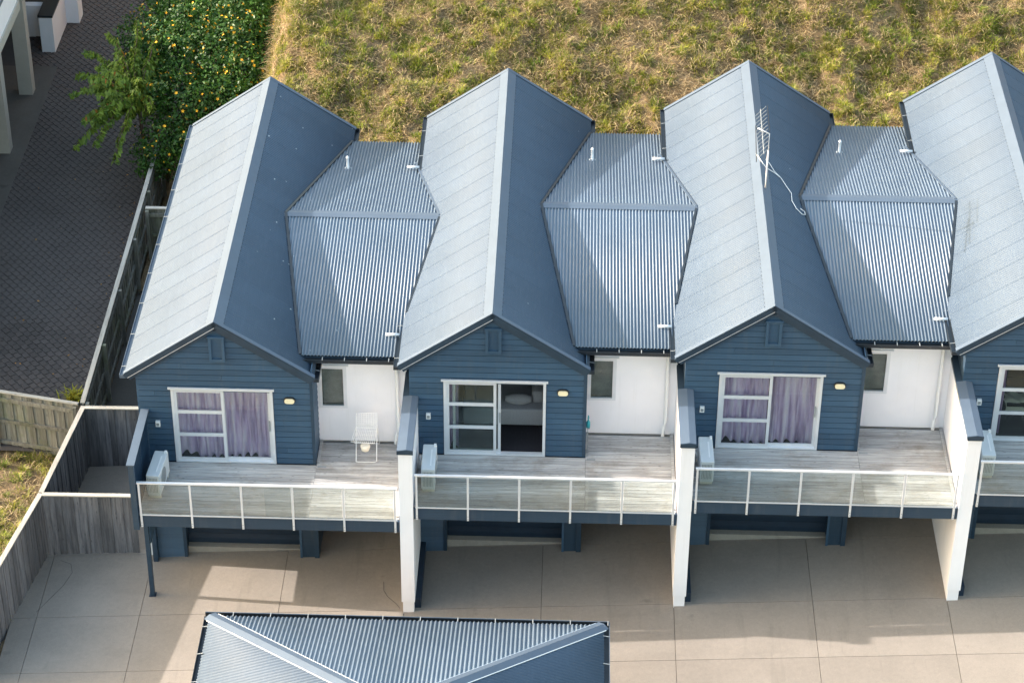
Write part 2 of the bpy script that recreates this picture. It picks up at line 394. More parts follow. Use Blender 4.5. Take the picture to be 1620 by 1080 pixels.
def make_front_boards(root, lower=True):
    pitch = .168
    def seg(xa0, xa1, xb0, xb1, z0, z1, y=0):
        th, tt, gr, gh = .031, .013, .002, .025      # lip, face top, groove depth, groove height
        f = gh/(z1-z0); xc0, xc1 = xb0+(xa0-xb0)*f, xb1+(xa1-xb1)*f; zc = z1-gh
        return MB().add([(xa0, y-th, z0), (xa1, y-th, z0), (xc1, y-tt, zc), (xc0, y-tt, zc), (xc1, y+gr, zc), (xc0, y+gr, zc), (xb1, y+gr, z1), (xb0, y+gr, z1),
                         (xa0, y+.01, z0), (xa1, y+.01, z0), (xb1, y+.01, z1), (xb0, y+.01, z1)],
                        [(0, 1, 2, 3), (3, 2, 4, 5), (5, 4, 6, 7), (7, 6, 10, 11), (8, 9, 1, 0), (9, 8, 11, 10), (1, 9, 10, 6, 4, 2), (8, 0, 3, 5, 7, 11)])
    k = 0
    while True:
        z0 = .01+k*pitch; z1 = z0+pitch+.001
        zt = ZR-.16
        def lim(z, side):
            W = WL if side < 0 else WR; hw = (zt-z)*W/(ZR-ZE)
            return -min(-HL, hw) if side < 0 else min(HR, hw)
        if zt-z1 < .06: break
        a0, a1, b0, b1 = lim(z0, -1), lim(z0, 1), lim(z1, -1), lim(z1, 1)
        rows = [(a0, a1, b0, b1)]
        if z0 < 2.30 and z1 <= 2.36: rows = [(a0, -1.22, b0, -1.22), (1.34, a1, 1.34, b1)]
        for r in rows:
            w_ = min(r[1], r[3])-max(r[0], r[2])
            if w_ > 2.2 and k % 2 or (w_ > .8 and k % 5 == 2):
                c = max(r[0], r[2])+w_*random.uniform(.2, .8)
                seg(r[0], c-.0025, r[2], c-.0025, z0, z1).build('weatherboard', 'board', root); seg(c+.0025, r[1], c+.0025, r[3], z0, z1).build('weatherboard', 'board', root)
            else: seg(*r, z0, z1).build('weatherboard', 'board', root)
        k += 1
    # side wall facing +x (short return beside the deck)
    for k in range(17):
        z0 = .01+k*pitch
        m = MB(); x = HR+.006
        m.add([(x+.03, 0, z0), (x+.03, 1.0, z0), (x+.01, 1.0, z0+pitch), (x+.01, 0, z0+pitch), (x-.004, 0, z0), (x-.004, 1.0, z0), (x-.004, 1.0, z0+pitch), (x-.004, 0, z0+pitch)],
              [(0, 1, 2, 3), (5, 4, 7, 6), (4, 5, 1, 0), (3, 2, 6, 7), (1, 5, 6, 2), (4, 0, 3, 7)])
        m.build('weatherboard', 'board', root)
    # corner boxes
    box('corner_board', 'trim', root, HR-.035, HR+.045, -.045, -.034, 0.0, ztop(HR)-.12)

def make_proto():
    root = empty('townhouse')
    make_roof(root)
    # ---- shell
    m = MB()
    m.box(HL, HL+.12, .012, 12.2, -3.9, ZE-.04)                       # left wall
    m.box(HR-.12, HR, .012, 12.2, -3.9, ZE-.04)                       # right wall
    m.box(HL+.12, HR-.12, 12.08, 12.2, -3.9, ZE-.04)                  # rear wall
    m.build('side_wall', 'trim', root)
    m = MB()
    m.box(HL+.12, -1.21, .012, .11, .001, 2.5); m.box(1.33, HR-.12, .012, .11, .001, 2.5); m.box(-1.21, 1.33, .012, .11, 2.3, 2.5)
    m.prism([(HL+.14, 2.502), (HR-.14, 2.502), (HR-.14, ZE-.05), (0, ZR-.22), (HL+.14, ZE-.05)], .014, .108)
    m.build('front_wall', 'trim', root)
    box('floor_slab', 'carpet', root, HL+.121, HR-.121, .02, 12.07, -.28, -.004)
    m = MB(); m.box(HL+.121, HR-.121, .12, 12.0, 2.502, 2.55); m.box(HL+.125, HR-.125, 4.2, 4.3, 0, 2.50)
    m.box(HL+.121, HL+.14, .12, 4.2, 0, 2.5); m.box(HR-.14, HR-.121, .12, 4.2, 0, 2.5)
    m.build('room_lining', 'inner', root)
    make_front_boards(root)
    # gable vent
    v = box('gable_vent', 'board', root, -.10, .15, -.05, -.02, 3.22, 3.80)
    m = MB(); m.box(-.17, -.10, -.105, -.02, 3.14, 3.86); m.box(.15, .22, -.105, -.02, 3.14, 3.86); m.box(-.101, .151, -.102, -.02, 3.80, 3.862); m.box(-.101, .151, -.102, -.02, 3.14, 3.22)
    m.box(-.19, .24, -.125, -.02, 3.863, 3.885)
    m.build('vent_frame', 'board', v)
    # wall light and tap box
    l = MB(); c = [(1.62+.07*(1-math.cos(t)) if t < math.pi else 0, 0) for t in (0,)]
    def stadium(x0, x1, z0, z1, n=8):
        r = (z1-z0)/2; zc = (z0+z1)/2; pts = []
        for i in range(n+1): t = -math.pi/2+math.pi*i/n; pts.append((x1-r+r*math.cos(t), zc+r*math.sin(t)))
        for i in range(n+1): t = math.pi/2+math.pi*i/n; pts.append((x0+r+r*math.cos(t), zc+r*math.sin(t)))
        return pts
    b = MB().prism(stadium(1.60, 1.90, 1.90, 2.08), -.07, -.02).build('wall_light', 'black', root)
    MB().prism(stadium(1.625, 1.875, 1.925, 2.055), -.105, -.068).build('light_lens', 'lens', b)
    t = box('socket_box', 'pvc', root, -1.65, -1.54, -.085, -.02, 1.11, 1.27); box('socket_cover', 'grille', t, -1.63, -1.56, -.093, -.084, 1.14, 1.22)
    # ---- lower storey
    k = 0
    while -.35-k*.168 > -3.9:
        z1 = -.35-k*.168; z0 = z1-.168
        MB().add([(HL+.02, .19, z0), (-1.26, .19, z0), (-1.26, .25, z1), (HL+.02, .25, z1), (HL+.02, .27, z0), (-1.26, .27, z0), (-1.26, .27, z1), (HL+.02, .27, z1)],
                 [(0, 1, 2, 3), (5, 4, 7, 6), (4, 5, 1, 0), (3, 2, 6, 7), (1, 5, 6, 2), (4, 0, 3, 7)]).build('weatherboard', 'board', root); k += 1
    m = MB(); m.box(-1.262, -1.18, .19, .45, -3.7, -.33); m.box(HL+.01, -1.2, .272, .45, -3.7, -.33); m.build('garage_post', 'trim', root)
    m = MB(); m.box(1.83, 2.27, .06, .45, -3.7, -.33); m.build('garage_post', 'trim', root)
    m = MB(); m.box(1.80, 1.86, .035, .058, -3.7, -.33); m.box(2.21, 2.28, .035, .058, -3.7, -.33); m.build('post_trim', 'board', root)
    gd = empty('garage_door'); gd.parent = root
    for k in range(8):
        z1 = -.5-k*.32
        MB().add([(-1.18, .50, z1), (-1.18, .485, z1-.16), (-1.18, .50, z1-.312), (1.83, .50, z1), (1.83, .485, z1-.16), (1.83, .50, z1-.312), (-1.18, .54, z1), (-1.18, .54, z1-.312), (1.83, .54, z1), (1.83, .54, z1-.312)],
                 [(0, 1, 4, 3), (1, 2, 5, 4), (6, 0, 3, 8), (2, 7, 9, 5), (7, 6, 8, 9), (0, 6, 7, 2, 1), (3, 4, 5, 9, 8)]).build('door_panel', 'navy', gd)
    box('garage_sill', 'sill', root, -1.18, 1.83, .37, .62, -3.6, -3.10)
    m = MB(); m.box(-1.2, 1.85, .46, .6, -.5, -.3); m.box(HR-.02, 4.6, 4.2, 4.4, -3.6, -.3); m.build('recess_wall', 'navy', root)
    # ---- deck
    dk = empty('deck'); dk.parent = root
    y = -2.17; bw = .1405; k = 0
    meL = MB().box(-1.84, 2.345, 0, bw-.007, -.035, 0).mesh('deck_board', 'deck'); meR = MB().box(2.352, 4.59, 0, bw-.007, -.035, 0).mesh('deck_board', 'deck')
    while y+bw < 1.02:
        if y+bw < .0: link('deck_board', meL, dk, (0, y, 0))
        link('deck_board', meR, dk, (0, y, 0)); y += bw
    m = MB(); m.box(-1.84, 4.59, -2.16, 1.0, -.31, -.045); m.build('deck_joists', 'navy', dk)
    box('edge_board', 'deck', dk, 4.50, 4.585, -2.1, .98, 0.001, .045)
    box('edge_board', 'deck', dk, 2.352, 2.42, .02, .98, 0.001, .04)
    box('fascia_beam', 'trim', dk, -1.85, 4.597, -2.235, -2.172, -.36, -.03)
    m = MB(); m.box(-1.84, 4.59, -2.165, 3.9, -.33, -.312); m.box(HR, 4.6, 1.0, 4.2, -.33, -.05); m.build('soffit_lining', 'cream', dk)
    # drain grate
    box('drain_cover', 'grille', dk, 2.38, 2.60, -.16, -.09, .001, .006)
    # ---- white wall with window, under the link roof
    m = MB(); y0 = 1.006
    m.box(HR+.01, 2.36, y0, y0+.15, .003, 2.86); m.box(3.08, 4.6, y0, y0+.15, .003, 2.86); m.box(2.36, 3.08, y0, y0+.15, .003, 1.04); m.box(2.36, 3.08, y0, y0+.15, 2.34, 2.86)
    m.build('rendered_wall', 'white', root)
    box('rendered_wall', 'white', root, HR+.01, 4.6, 10.9, 11.0, -3, 2.62)
    wn = MB()
    wn.box(2.36, 2.45, y0-.02, y0+.06, 1.04, 2.34); wn.box(2.99, 3.08, y0-.02, y0+.06, 1.04, 2.34); wn.box(2.45, 2.99, y0-.018, y0+.06, 1.04, 1.11); wn.box(2.45, 2.99, y0-.018, y0+.06, 2.25, 2.34)
    wn.box(2.34, 3.14, y0-.045, y0-.001, 2.341, 2.37)
    wf = wn.build('window', 'alu', root)
    box('pane', 'glass', wf, 2.45, 2.99, y0+.015, y0+.022, 1.11, 2.25)
    bl = MB()
    for k in range(14): z = 1.12+k*.08; bl.add([(2.44, y0+.09, z), (3.0, y0+.09, z), (3.0, y0+.12, z+.075), (2.44, y0+.12, z+.075)], [(0, 1, 2, 3)])
    bl.build('blind', 'blind', wf)
    box('room_behind', 'inner', wf, 2.36, 3.08, y0+.4, y0+.42, .95, 2.4)
    # link roof
    lr = empty('link_roof'); lr.parent = root
    for (ya, za, s_) in ((.50, 2.995, -1), (11.62, 2.75, 1)):
        yr, zr = 6.205, 3.618
        d = Vector((0, ya-yr, za-zr)); L = d.length; d.normalize(); nv = Vector((0, -d.z*(1 if d.y > 0 else -1), abs(d.y)))
        me = corr_mesh('roof_sheet', (0, yr, zr), (1, 0, 0), d, nv, 9, PW, L, .018, 8, 1, 'lroof')
        for k in range(6): link('roof_sheet', me, lr, (.92+k*9*PW, 0, 0))
        MB().add([(.95, yr, zr-.04), (5.45, yr, zr-.04), (5.45, ya-.05*s_, za-.035), (.95, ya-.05*s_, za-.035), (.95, yr, zr-.06), (5.45, yr, zr-.06), (5.45, ya-.05*s_, za-.055), (.95, ya-.05*s_, za-.055)],
                 [(0, 1, 2, 3) if s_ > 0 else (3, 2, 1, 0), (4, 5, 6, 7), (2, 3, 7, 6)]).build('roof_underlay', 'gutter', lr)
        e = d*.17
        t = Vector((0, yr, zr+.022)); a = Vector((1.0, 0, 0)); b = Vector((5.2, 0, 0))
        MB().add([t+a, t+b, t+b+e, t+a+e, t+a+e-nv*.012, t+b+e-nv*.012], [(0, 1, 2, 3), (3, 2, 5, 4)]).build('ridge_cap', 'flash', lr)
    # gutter and fascia at the front of the link roof
    m = MB(); z = 2.955
    m.box(2.0, 4.45, .37, .49, z-.11, z-.10); m.box(2.0, 4.45, .366, .376, z-.11, z); m.box(2.0, 4.45, .486, .496, z-.11, z-.03); m.build('link_gutter', 'gutter', lr)
    m = MB()
    for k in range(4): m.box(2.55+k*.55, 2.57+k*.55, .362, .5, z-.02, z+.004)
    m.build('gutter_strap', 'grille', lr)
    box('soffit', 'fascia', lr, 2.0, 4.6, .50, 1.15, 2.861, 2.885)
    box('fascia_board', 'fascia', lr, 2.0, 4.6, .497, .515, 2.82, 2.95)
    # valley flashings and painted shade strips: where the link roof runs into the two gables
    sR = (ZR-ZE)/WR; sL = (ZR-ZE)/WL
    def zl(y): return 3.618-(3.618-2.995)/(6.205-.5)*(6.205-y) if y < 6.205 else 3.618-(3.618-2.75)/(11.62-6.205)*(y-6.205)
    for ys in ((.52, 6.205), (6.205, 11.6)):
        pr_ = [Vector(((ZR-zl(y))/sR, y, zl(y))) for y in ys]
        m = MB(); m.beam(pr_[0]+Vector((.015, 0, .018)), pr_[1]+Vector((.015, 0, .018)), .07, .035); m.build('valley_flashing_and_shade', 'gutter', lr)  # dark flashing, its colour also paints the valley shadow line
    for ys, mt, w_ in (((2.2, 6.15), 'gutter', .06), ((6.25, 10.0), 'flash', .06)):  # lower strip is dark to paint the shadow band beside the eave
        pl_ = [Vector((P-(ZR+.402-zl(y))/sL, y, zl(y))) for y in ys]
        m = MB(); m.beam(pl_[0]+Vector((-.02, 0, .022)), pl_[1]+Vector((-.02, 0, .022)), w_, .03); m.build('valley_flashing_and_shade', mt, lr)
    # vent pipe and overflow spouts
    vp = MB().lathe((2.42, 9.55, 3.05), [(.10, 0), (.10, .02), (.036, .04), (.036, .34), (.046, .36), (.02, .4)], 12).build('vent_pipe', 'pvc', lr, True)
    for yy, zz in ((1.25, 3.16), (9.5, 3.18)):
        m = MB(); m.tube([(4.08, yy, zz), (4.42, yy, zz)], .036, 8); m.build('overflow_spout', 'pvc', lr, True)
    # downpipe at the right of the white wall
    m = MB(); m.tube([(4.36, .9, 2.86), (4.36, .93, 2.7), (4.36, .93, .45), (4.34, .86, .33), (4.30, .75, .12)], .045, 10); m.build('downpipe', 'pvc', root, True)
    return root

def sliding_door(root, opened):
    d = empty('sliding_door'); d.parent = root
    x0, x1, z1 = -1.21, 1.33, 2.30; xm = .04
    fr = MB(); fr.box(x0, x0+.07, -.06, .07, 0.002, z1); fr.box(x1-.07, x1, -.06, .07, 0.002, z1); fr.box(x0+.07, x1-.07, -.058, .07, z1-.07, z1); fr.box(x0+.07, x1-.07, -.058, .07, .002, .05)
    fr.box(x0-.06, x1+.05, -.11, -.061, z1-.015, z1+.03)
    fr.build('door_frame', 'alu', d)
    def leaf(xa, xb, y, bars, name):
        m = MB(); s_ = .07
        m.box(xa, xa+s_, y-.02, y+.02, .05, z1-.07); m.box(xb-s_, xb, y-.02, y+.02, .05, z1-.07)
        m.box(xa+s_, xb-s_, y-.018, y+.018, .05, .14); m.box(xa+s_, xb-s_, y-.018, y+.018, z1-.14, z1-.07)
        for b in bars: m.box(xa+s_, xb-s_, y-.022, y+.022, b-.045, b+.045)
        o = m.build(name, 'alu', d)
        zs = [.14]+[b for b in bars]+[z1-.14]
        for i in range(len(zs)-1):
            lo = zs[i]+(.045 if i else 0); hi = zs[i+1]-(.045 if i < len(zs)-2 else 0)
            box('pane', 'glass', o, xa+s_, xb-s_, y-.004, y+.004, lo, hi)
    leaf(x0+.07, xm+.06, -.02, (.86, 1.56), 'fixed_leaf')
    if opened: leaf(x0+.22, xm+.17, .035, (), 'sliding_leaf')
    else: leaf(xm, x1-.07, .035, (), 'sliding_leaf')
    box('door_handle', 'grille', d, (xm+.14 if opened else x1-.13), (xm+.16 if opened else x1-.11), -.03 if not opened else -.02, .014, 1.0, 1.3)
    return d

def curtain(d, xa, xb, n, seed, hem=.10):
    r = random.Random(seed); m = MB(); N = n*8; rows = 14; pts = []
    ph = [r.uniform(0, 6.28) for _ in range(5)]; bunch = [r.uniform(.5, 1.4) for _ in range(n+2)]
    for j in range(rows+1):
        t = j/rows; z = 2.22-(2.22-hem)*t
        for i in range(N+1):
            u = i/N; x = xa+(xb-xa)*u
            a = .045+.045*t*bunch[int(u*n)]
            y = .16+a*math.sin(2*math.pi*n*u+ph[0]+.9*math.sin(5*u+ph[1])+.5*t)+.012*math.sin(23*u+4*t)
            zz = z+(.012*math.sin(2*math.pi*n*u*.5+ph[2])+.07*math.sin(5*u+ph[3])+.03*math.sin(11*u+ph[4]))*t**3
            pts.append((x+.02*math.sin(9*t+ph[4])*math.sin(3*u), y, zz))
    fs = [(j*(N+1)+i, j*(N+1)+i+1, (j+1)*(N+1)+i+1, (j+1)*(N+1)+i) for j in range(rows) for i in range(N)]
    m.add(pts, fs).build('curtain', 'curtain', d, True)

proto = make_proto()
labels = ['blue gabled townhouse beside the timber fence, lilac curtains closed, slim post under its deck',
          'blue gabled townhouse with its glass sliding door open onto a grey bed',
          'blue gabled townhouse with the television aerial on its roof ridge',
          'blue gabled townhouse cut by the right edge, lilac curtain drawn open']
towns = []
for i in range(4):
    o = proto if i == 0 else copy_tree(proto)
    o.location = (UX[i], 0, UZ[i]); tag(o, labels[i], 'townhouse', 'row of blue gabled townhouses'); towns.append(o)
bpy.context.view_layer.update()
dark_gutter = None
for o in towns[1:]:                      # the inner gutters are dark
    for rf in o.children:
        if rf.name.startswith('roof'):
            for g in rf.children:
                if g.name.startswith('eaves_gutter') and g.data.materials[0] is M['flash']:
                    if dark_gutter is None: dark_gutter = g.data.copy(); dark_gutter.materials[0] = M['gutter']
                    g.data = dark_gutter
                if g.name.startswith('gutter_strap'): pass
for i, o in enumerate(towns):
    d = sliding_door(o, i == 1)
    if i in (0, 2):
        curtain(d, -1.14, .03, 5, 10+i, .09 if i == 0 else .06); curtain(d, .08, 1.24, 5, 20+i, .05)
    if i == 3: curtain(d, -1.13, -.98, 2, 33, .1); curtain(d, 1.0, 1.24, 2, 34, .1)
    if i == 1: curtain(d, -1.14, -.85, 3, 35, .12)
# ------------------------------------------------------------------ bed and cushion inside the open door
def rounded(mb, x0, x1, y0, y1, z0, z1, r=.06, n=3):
    # rounded box as stacked rounded rectangles
    def rect(ins):
        pts = []
        for cx, cy, a in ((x1-r, y1-r, 0), (x0+r, y1-r, 90), (x0+r, y0+r, 180), (x1-r, y0+r, 270)):
            for k in range(n+1):
                t = R(a+90*k/n); q = r-ins; pts.append((cx+q*math.cos(t), cy+q*math.sin(t)))
        return pts
    lay = [(z0, r*.6)]+[(z0+r*(1-math.cos(R(90*k/n)))*.8, r*(1-math.sin(R(90*k/n)))*.6) for k in range(1, n+1)]
    lay += [(z1-r*(1-math.cos(R(90*k/n)))*.8, r*(1-math.sin(R(90*k/n)))*.6) for k in range(n, -1, -1)]
    vs = []; m = 4*(n+1)
    for z, ins in lay: vs += [(x, y, z) for x, y in rect(ins)]
    fs = [tuple(reversed(range(m))), tuple(range((len(lay)-1)*m, len(lay)*m))]
    for j in range(len(lay)-1):
        for k in range(m): fs.append((j*m+k, j*m+(k+1) % m, (j+1)*m+(k+1) % m, (j+1)*m+k))
    return mb.add(vs, fs)
bed = empty('bed', (.4, 1.7, 0), 'grey upholstered bed seen through the open glass door', 'bed')
rounded(MB(), -1.2, .9, -.62, .7, .12, .62, .07).build('mattress', 'sofa', bed, True)
rounded(MB(), -1.2, .95, .72, .88, .1, 1.05, .05).build('headboard', 'sofa', bed, True)
rounded(MB(), .55, .85, -.3, .7, .60, .95, .1).build('armrest', 'sofa', bed, True)
box('bed_leg', 'black', bed, .7, .78, -.5, -.42, 0, .13); box('bed_leg', 'black', bed, -1.1, -1.02, -.5, -.42, 0, .13)
cu = MB(); pr_ = []
for k in range(11):
    t = k/10; x = -.34+.68*t; rr = .15*(max(.15, math.sin(math.pi*t))**.35); pr_.append((x, rr))
N = 14; vs = [(x, rr*math.cos(2*math.pi*j/N)*1.05, rr*math.sin(2*math.pi*j/N)) for x, rr in pr_ for j in range(N)]
fs = [(i*N+j, i*N+(j+1) % N, (i+1)*N+(j+1) % N, (i+1)*N+j) for i in range(10) for j in range(N)]+[tuple(reversed(range(N))), tuple(range(10*N, 11*N))]
tag(cu.add(vs, fs).build('bolster_cushion', 'sofa', None, True, (.62, 1.35, .77)), 'plump grey bolster cushion lying on the bed', 'cushion')
fr = MB(); fr.box(-.7, .6, 0, .03, 0, .5); tag(fr.build('wall_picture', 'woodbrown', None, False, (.5, 4.16, 1.3)), 'brown picture on the bedroom wall above the bed', 'picture')
# towel on a chair in the fourth unit
ch = empty('chair', (UX[3]-.45, 1.1, UZ[3]), 'dark chair inside the right hand townhouse window', 'chair')
box('seat', 'black', ch, -.25, .25, -.25, .25, .42, .48); box('backrest', 'black', ch, -.25, .25, .2, .25, .48, 1.0)
for a in (-.22, .18):
    for b in (-.22, .18): box('leg', 'black', ch, a, a+.04, b, b+.04, 0, .42)
m = MB(); N = 10
vs = [(-.3+.6*i/N+.04*math.sin(j*1.3), -.3+.55*j/N, .5+.035*math.sin(i*1.1+j)+(.0 if j > 2 else -.1*(3-j))) for j in range(N+1) for i in range(N+1)]
m.add(vs, [(j*(N+1)+i, j*(N+1)+i+1, (j+1)*(N+1)+i+1, (j+1)*(N+1)+i) for j in range(N) for i in range(N)])
tag(m.build('towel', 'towel', None, True, (UX[3]-.45, 1.1, UZ[3]+.04)), 'cream towel draped over the chair behind the right hand window', 'towel')

# ------------------------------------------------------------------ party walls
pw_labels = ['white party wall with grey cap between the first two decks, nearest the folded clothes airer',
             'white party wall with grey cap between the open door deck and the aerial townhouse',
             'white party wall with grey cap nearest the right edge of the photo']
for i in (1, 2, 3):
    x, z = UX[i], UZ[i]
    p = empty('party_wall', (x, 0, z), pw_labels[i-1], 'party wall', 'white party walls between the decks')
    x0, x1 = -2.197, -1.856
    m = MB(); m.box(x0, x1, -2.25, -.001, -.32, 1.69); m.box(x0, HL-.003, 0.0, 1.15, -.32, 1.69); m.build('upper_wall', 'white', p)
    m = MB(); m.box(x0+.004, x1-.004, -2.243, .2, -3.02, -.324); m.box(x0+.004, HL-.003, .2, 4.3, -3.02, -.324); m.build('lower_wall', 'white', p)
    m = MB(); m.box(x0+.035, x1-.03, -2.21, .2, -3.75, -3.024); m.box(x0+.035, HL-.003, .2, 4.3, -3.75, -3.024); m.build('footing', 'white', p)
    m = MB(); m.box(x1-.028, x1+.13, -2.05, .2, -3.75, -3.05); m.build('plinth', 'navy', p)
    c = MB(); a0, a1 = x0-.025, x1+.02; xm = x0+.2
    c.prism([(a0, 1.66), (a1, 1.66), (a1, 1.775), (xm, 1.80), (a0, 1.765)], -2.285, -.03)
    c.build('wall_cap', 'flash', p)
    c = MB(); c.prism([(a0-.006, 1.65), (a1+.006, 1.65), (a1+.006, 1.765), (xm, 1.79), (a0-.006, 1.755)], -2.30, -2.286); c.build('cap_end', 'fascia', p)
    c = MB(); c.prism([(a0, 1.691), (HL-.003, 1.691), (HL-.003, 1.80), (a0, 1.77)], -.029, 1.15); c.build('wall_cap', 'fascia', p)

# ------------------------------------------------------------------ balustrades
bal_l = ['glass balustrade with silver rail on the left deck beside the slatted screen', 'glass balustrade with silver rail in front of the open sliding door',
         'glass balustrade with silver rail on the deck below the aerial', 'glass balustrade with silver rail cut by the right edge']
b0 = empty('glass_balustrade')
XR = [-1.765, -.513, .739, 1.99, 3.243, 4.50]; YP = -2.26
MB().box(-1.81, 4.56, YP-.035, YP+.035, 1.0, 1.035).build('top_rail', 'alu', b0)
MB().box(-1.80, 4.55, YP-.014, YP+.014, .012, .045).build('bottom_rail', 'alu', b0)
pm = MB().box(-.024, .024, -.018, .018, -.345, 1.0).mesh('post', 'alu')
bm_ = MB().box(-.012, .012, -.024, -.0185, -.30, -.285).box(-.012, .012, -.024, -.0185, -.22, -.205).mesh('bolt', 'grille')
for x in XR:
    q = link('post', pm, b0, (x, YP, 0)); link('bolt', bm_, q)
for a, b in zip(XR[:-1], XR[1:]):
    MB().box(a+.035, b-.035, YP-.005, YP+.005, .05, .985).build('glass_panel', 'rglass', b0)
for i in range(4):
    o = b0 if i == 0 else copy_tree(b0); o.location = (UX[i], 0, UZ[i]); tag(o, bal_l[i], 'balustrade', 'glass balustrades along the decks')

# ------------------------------------------------------------------ air conditioners
ac_l = ['white air conditioner unit beside the slatted screen on the left deck', 'white air conditioner unit near the open sliding door',
        'white air conditioner unit on the deck below the aerial', 'white air conditioner unit nearest the right edge']
a0 = empty('air_conditioner')
rounded(MB(), -.17, .17, -.52, .52, .12, .74, .03).build('casing', 'acm', a0, False)
g = MB()
for k in range(7): g.box(-.125+k*.036, -.111+k*.036, -.528, -.5195, .22, .66)
g.build('side_grille', 'grille', a0)
g = MB(); g.tube([(.172, -.1, .43), (.178, -.1, .43)], .24, 24)
fg = g.build('fan_grille', 'grille', a0)
g = MB(); g.box(-.15, .15, -.44, -.38, .0, .12); g.build('foot', 'towel', a0); g = MB(); g.box(-.15, .15, .38, .44, .0, .12); g.build('foot', 'towel', a0)
g = MB(); g.box(.10, .16, .40, .47, .741, .80); g.box(.04, .075, -.35, .3, .741, .748); g.build('top_bracket', 'pvc', a0)
g = MB(); g.tube([(-.18, .3, .3), (-.24, .4, .35), (-.26, .7, .2), (-.26, .95, .05)], .022, 8); g.build('refrigerant_pipe', 'pvc', a0, True)
for i, (x, y, r) in enumerate([(-1.50, -1.10, -4), (-1.52, -1.14, 0), (-1.50, -1.10, 1), (-1.50, -1.12, 0)]):
    o = a0 if i == 0 else copy_tree(a0); o.location = (UX[i]+x, y, UZ[i]); o.rotation_euler.z = R(r); tag(o, ac_l[i], 'air conditioner', 'air conditioner units on the decks')

# ------------------------------------------------------------------ left end of the row: slatted screen, post, added shade panel
sc = empty('slatted_screen', (UX[0]-1.9, 0, UZ[0]), 'blue slatted privacy screen with grey cap at the left end of the deck', 'screen')
m = MB(); m.box(-.07, .07, -2.33, -2.21, -.40, 1.58); m.box(-.03, .03, -.06, .0, -.1, 1.6); m.box(-.03, .03, -2.209, -.061, 1.5, 1.58); m.box(-.03, .03, -2.209, -.061, -.38, .04); m.box(-.025, .025, -1.15, -1.09, .05, 1.5)
m.build('screen_frame', 'trim', sc)
for k in range(17):
    z = .09+k*.085; m = MB(); m.add([(-.03, -2.21, z-.02), (.03, -2.21, z+.010), (.03, -.06, z+.010), (-.03, -.06, z-.02), (-.03, -2.21, z+.005), (.03, -2.21, z+.035), (.03, -.06, z+.035), (-.03, -.06, z+.005)], [(0, 1, 2, 3), (7, 6, 5, 4), (0, 4, 5, 1), (3, 2, 6, 7), (1, 5, 6, 2), (0, 3, 7, 4)]); m.build('slat', 'board', sc)
box('added_sun_block', 'navy', sc, -.045, -.032, -2.205, -.065, .05, 1.5)  # added behind the slats to stop sun and darken the gaps
box('screen_cap', 'flash', sc, -.1, .1, -2.36, -.03, 1.585, 1.62)
sp = empty('support_post', (-8.68, -1.31, gz(-8.7)), 'slim blue steel post standing under the left corner of the deck', 'post')
box('post_shaft', 'trim', sp, -.055, .055, -.055, .055, -.05, 3.03)
box('base_plate', 'navy', sp, -.09, .09, -.09, .09, -.02, .015)
hp = empty('added_shade_panel', (-8.62, 0, UZ[0]), 'dark blue boarded panel added under the left end of the deck to cast shade', 'screen')  # added panel, a guess to shade the concrete under the deck
for k in range(8):
    z1 = -.36-k*.168; box('board', 'board', hp, -.02, .02, -1.25, .2, z1-.16, z1)
box('side_pipe', 'pvc', towns[0], -2.16, -2.08, .3, .36, -3.5, -.4)

# ------------------------------------------------------------------ clothes airer with peg basket
ar = empty('clothes_airer', (-3.2, .45, UZ[0]), 'white wire clothes airer standing folded on the left deck by the white wall', 'clothes airer')
W = .26
def fr_(pts, r=.012): m = MB(); m.tube(pts, r, 6); return m
H = 1.2
fr_([(-W, -.35, .02), (-W, -.33, .03), (-W, .12, H), (W, .12, H), (W, -.33, .03), (W-.06, -.36, .02), (-W+.06, -.36, .02), (-W, -.35, .02)]).build('frame', 'wire', ar, True)
fr_([(-W-.10, .42, .03), (-W-.02, .1, .85), (W, .1, .85), (W+.02, .42, .03), (-W-.10, .42, .03)]).build('rear_leg', 'wire', ar, True)
fr_([(-W, 0, .86), (-W-.12, -.3, .6), (W-.05, -.3, .57), (W, 0, .86)], .010).build('tray_frame', 'wire', ar, True)
m = MB()
def P_(u, v): return (-W+2*W*u, -.33+.45*v, .03+(H-.03)*v)
for k in range(13): m.tube([P_(k/12, .70), P_(k/12, 1)], .006, 4)
for k in range(8): m.tube([P_(0, .70+.30*k/7), P_(1, .70+.30*k/7)], .006 if k else .012, 4)
m.build('wire_rack', 'wire', ar)
m = MB()
for k in range(13):
    u = k/12; m.tube([(-W+2*W*u, 0, .86), (-W-.12+(2*W+.07)*u, -.3, .6-.03*u)], .006, 4)
for k in range(1, 4):
    v = k/4; m.tube([(-W-.12*v, -.3*v, .86-.26*v), (W-.05*v, -.3*v, .86-.29*v)], .005, 4)
m.build('lower_rack', 'wire', ar)
pb = MB().lathe((-3.22, .16, UZ[0]+.34), [(.03, .0), (.10, .02), (.125, .12), (.12, .16), (.06, .17)], 14)
tag(pb.build('peg_basket', 'towel', None, True), 'round cream peg bag hanging on the clothes airer', 'peg basket')

# spray bottle on a small stand at the corner of the second unit
st = MB(); st.box(2.37, 2.43, .12, .2, 0.045, .06); st.box(2.385, 2.40, .15, .165, .06, .78); st.box(2.36, 2.44, .11, .21, .78, .80)
tag(st.build('hook_stand', 'grille', None), 'slim grey stand at the corner of the open door townhouse', 'stand')
tag(MB().lathe((2.40, .16, .801), [(.05, 0), (.052, .16), (.03, .2), (.015, .24), (.028, .27), (.012, .36)], 12).build('spray_bottle', 'teal', None, True), 'small teal spray bottle at the corner of the open door townhouse', 'bottle')

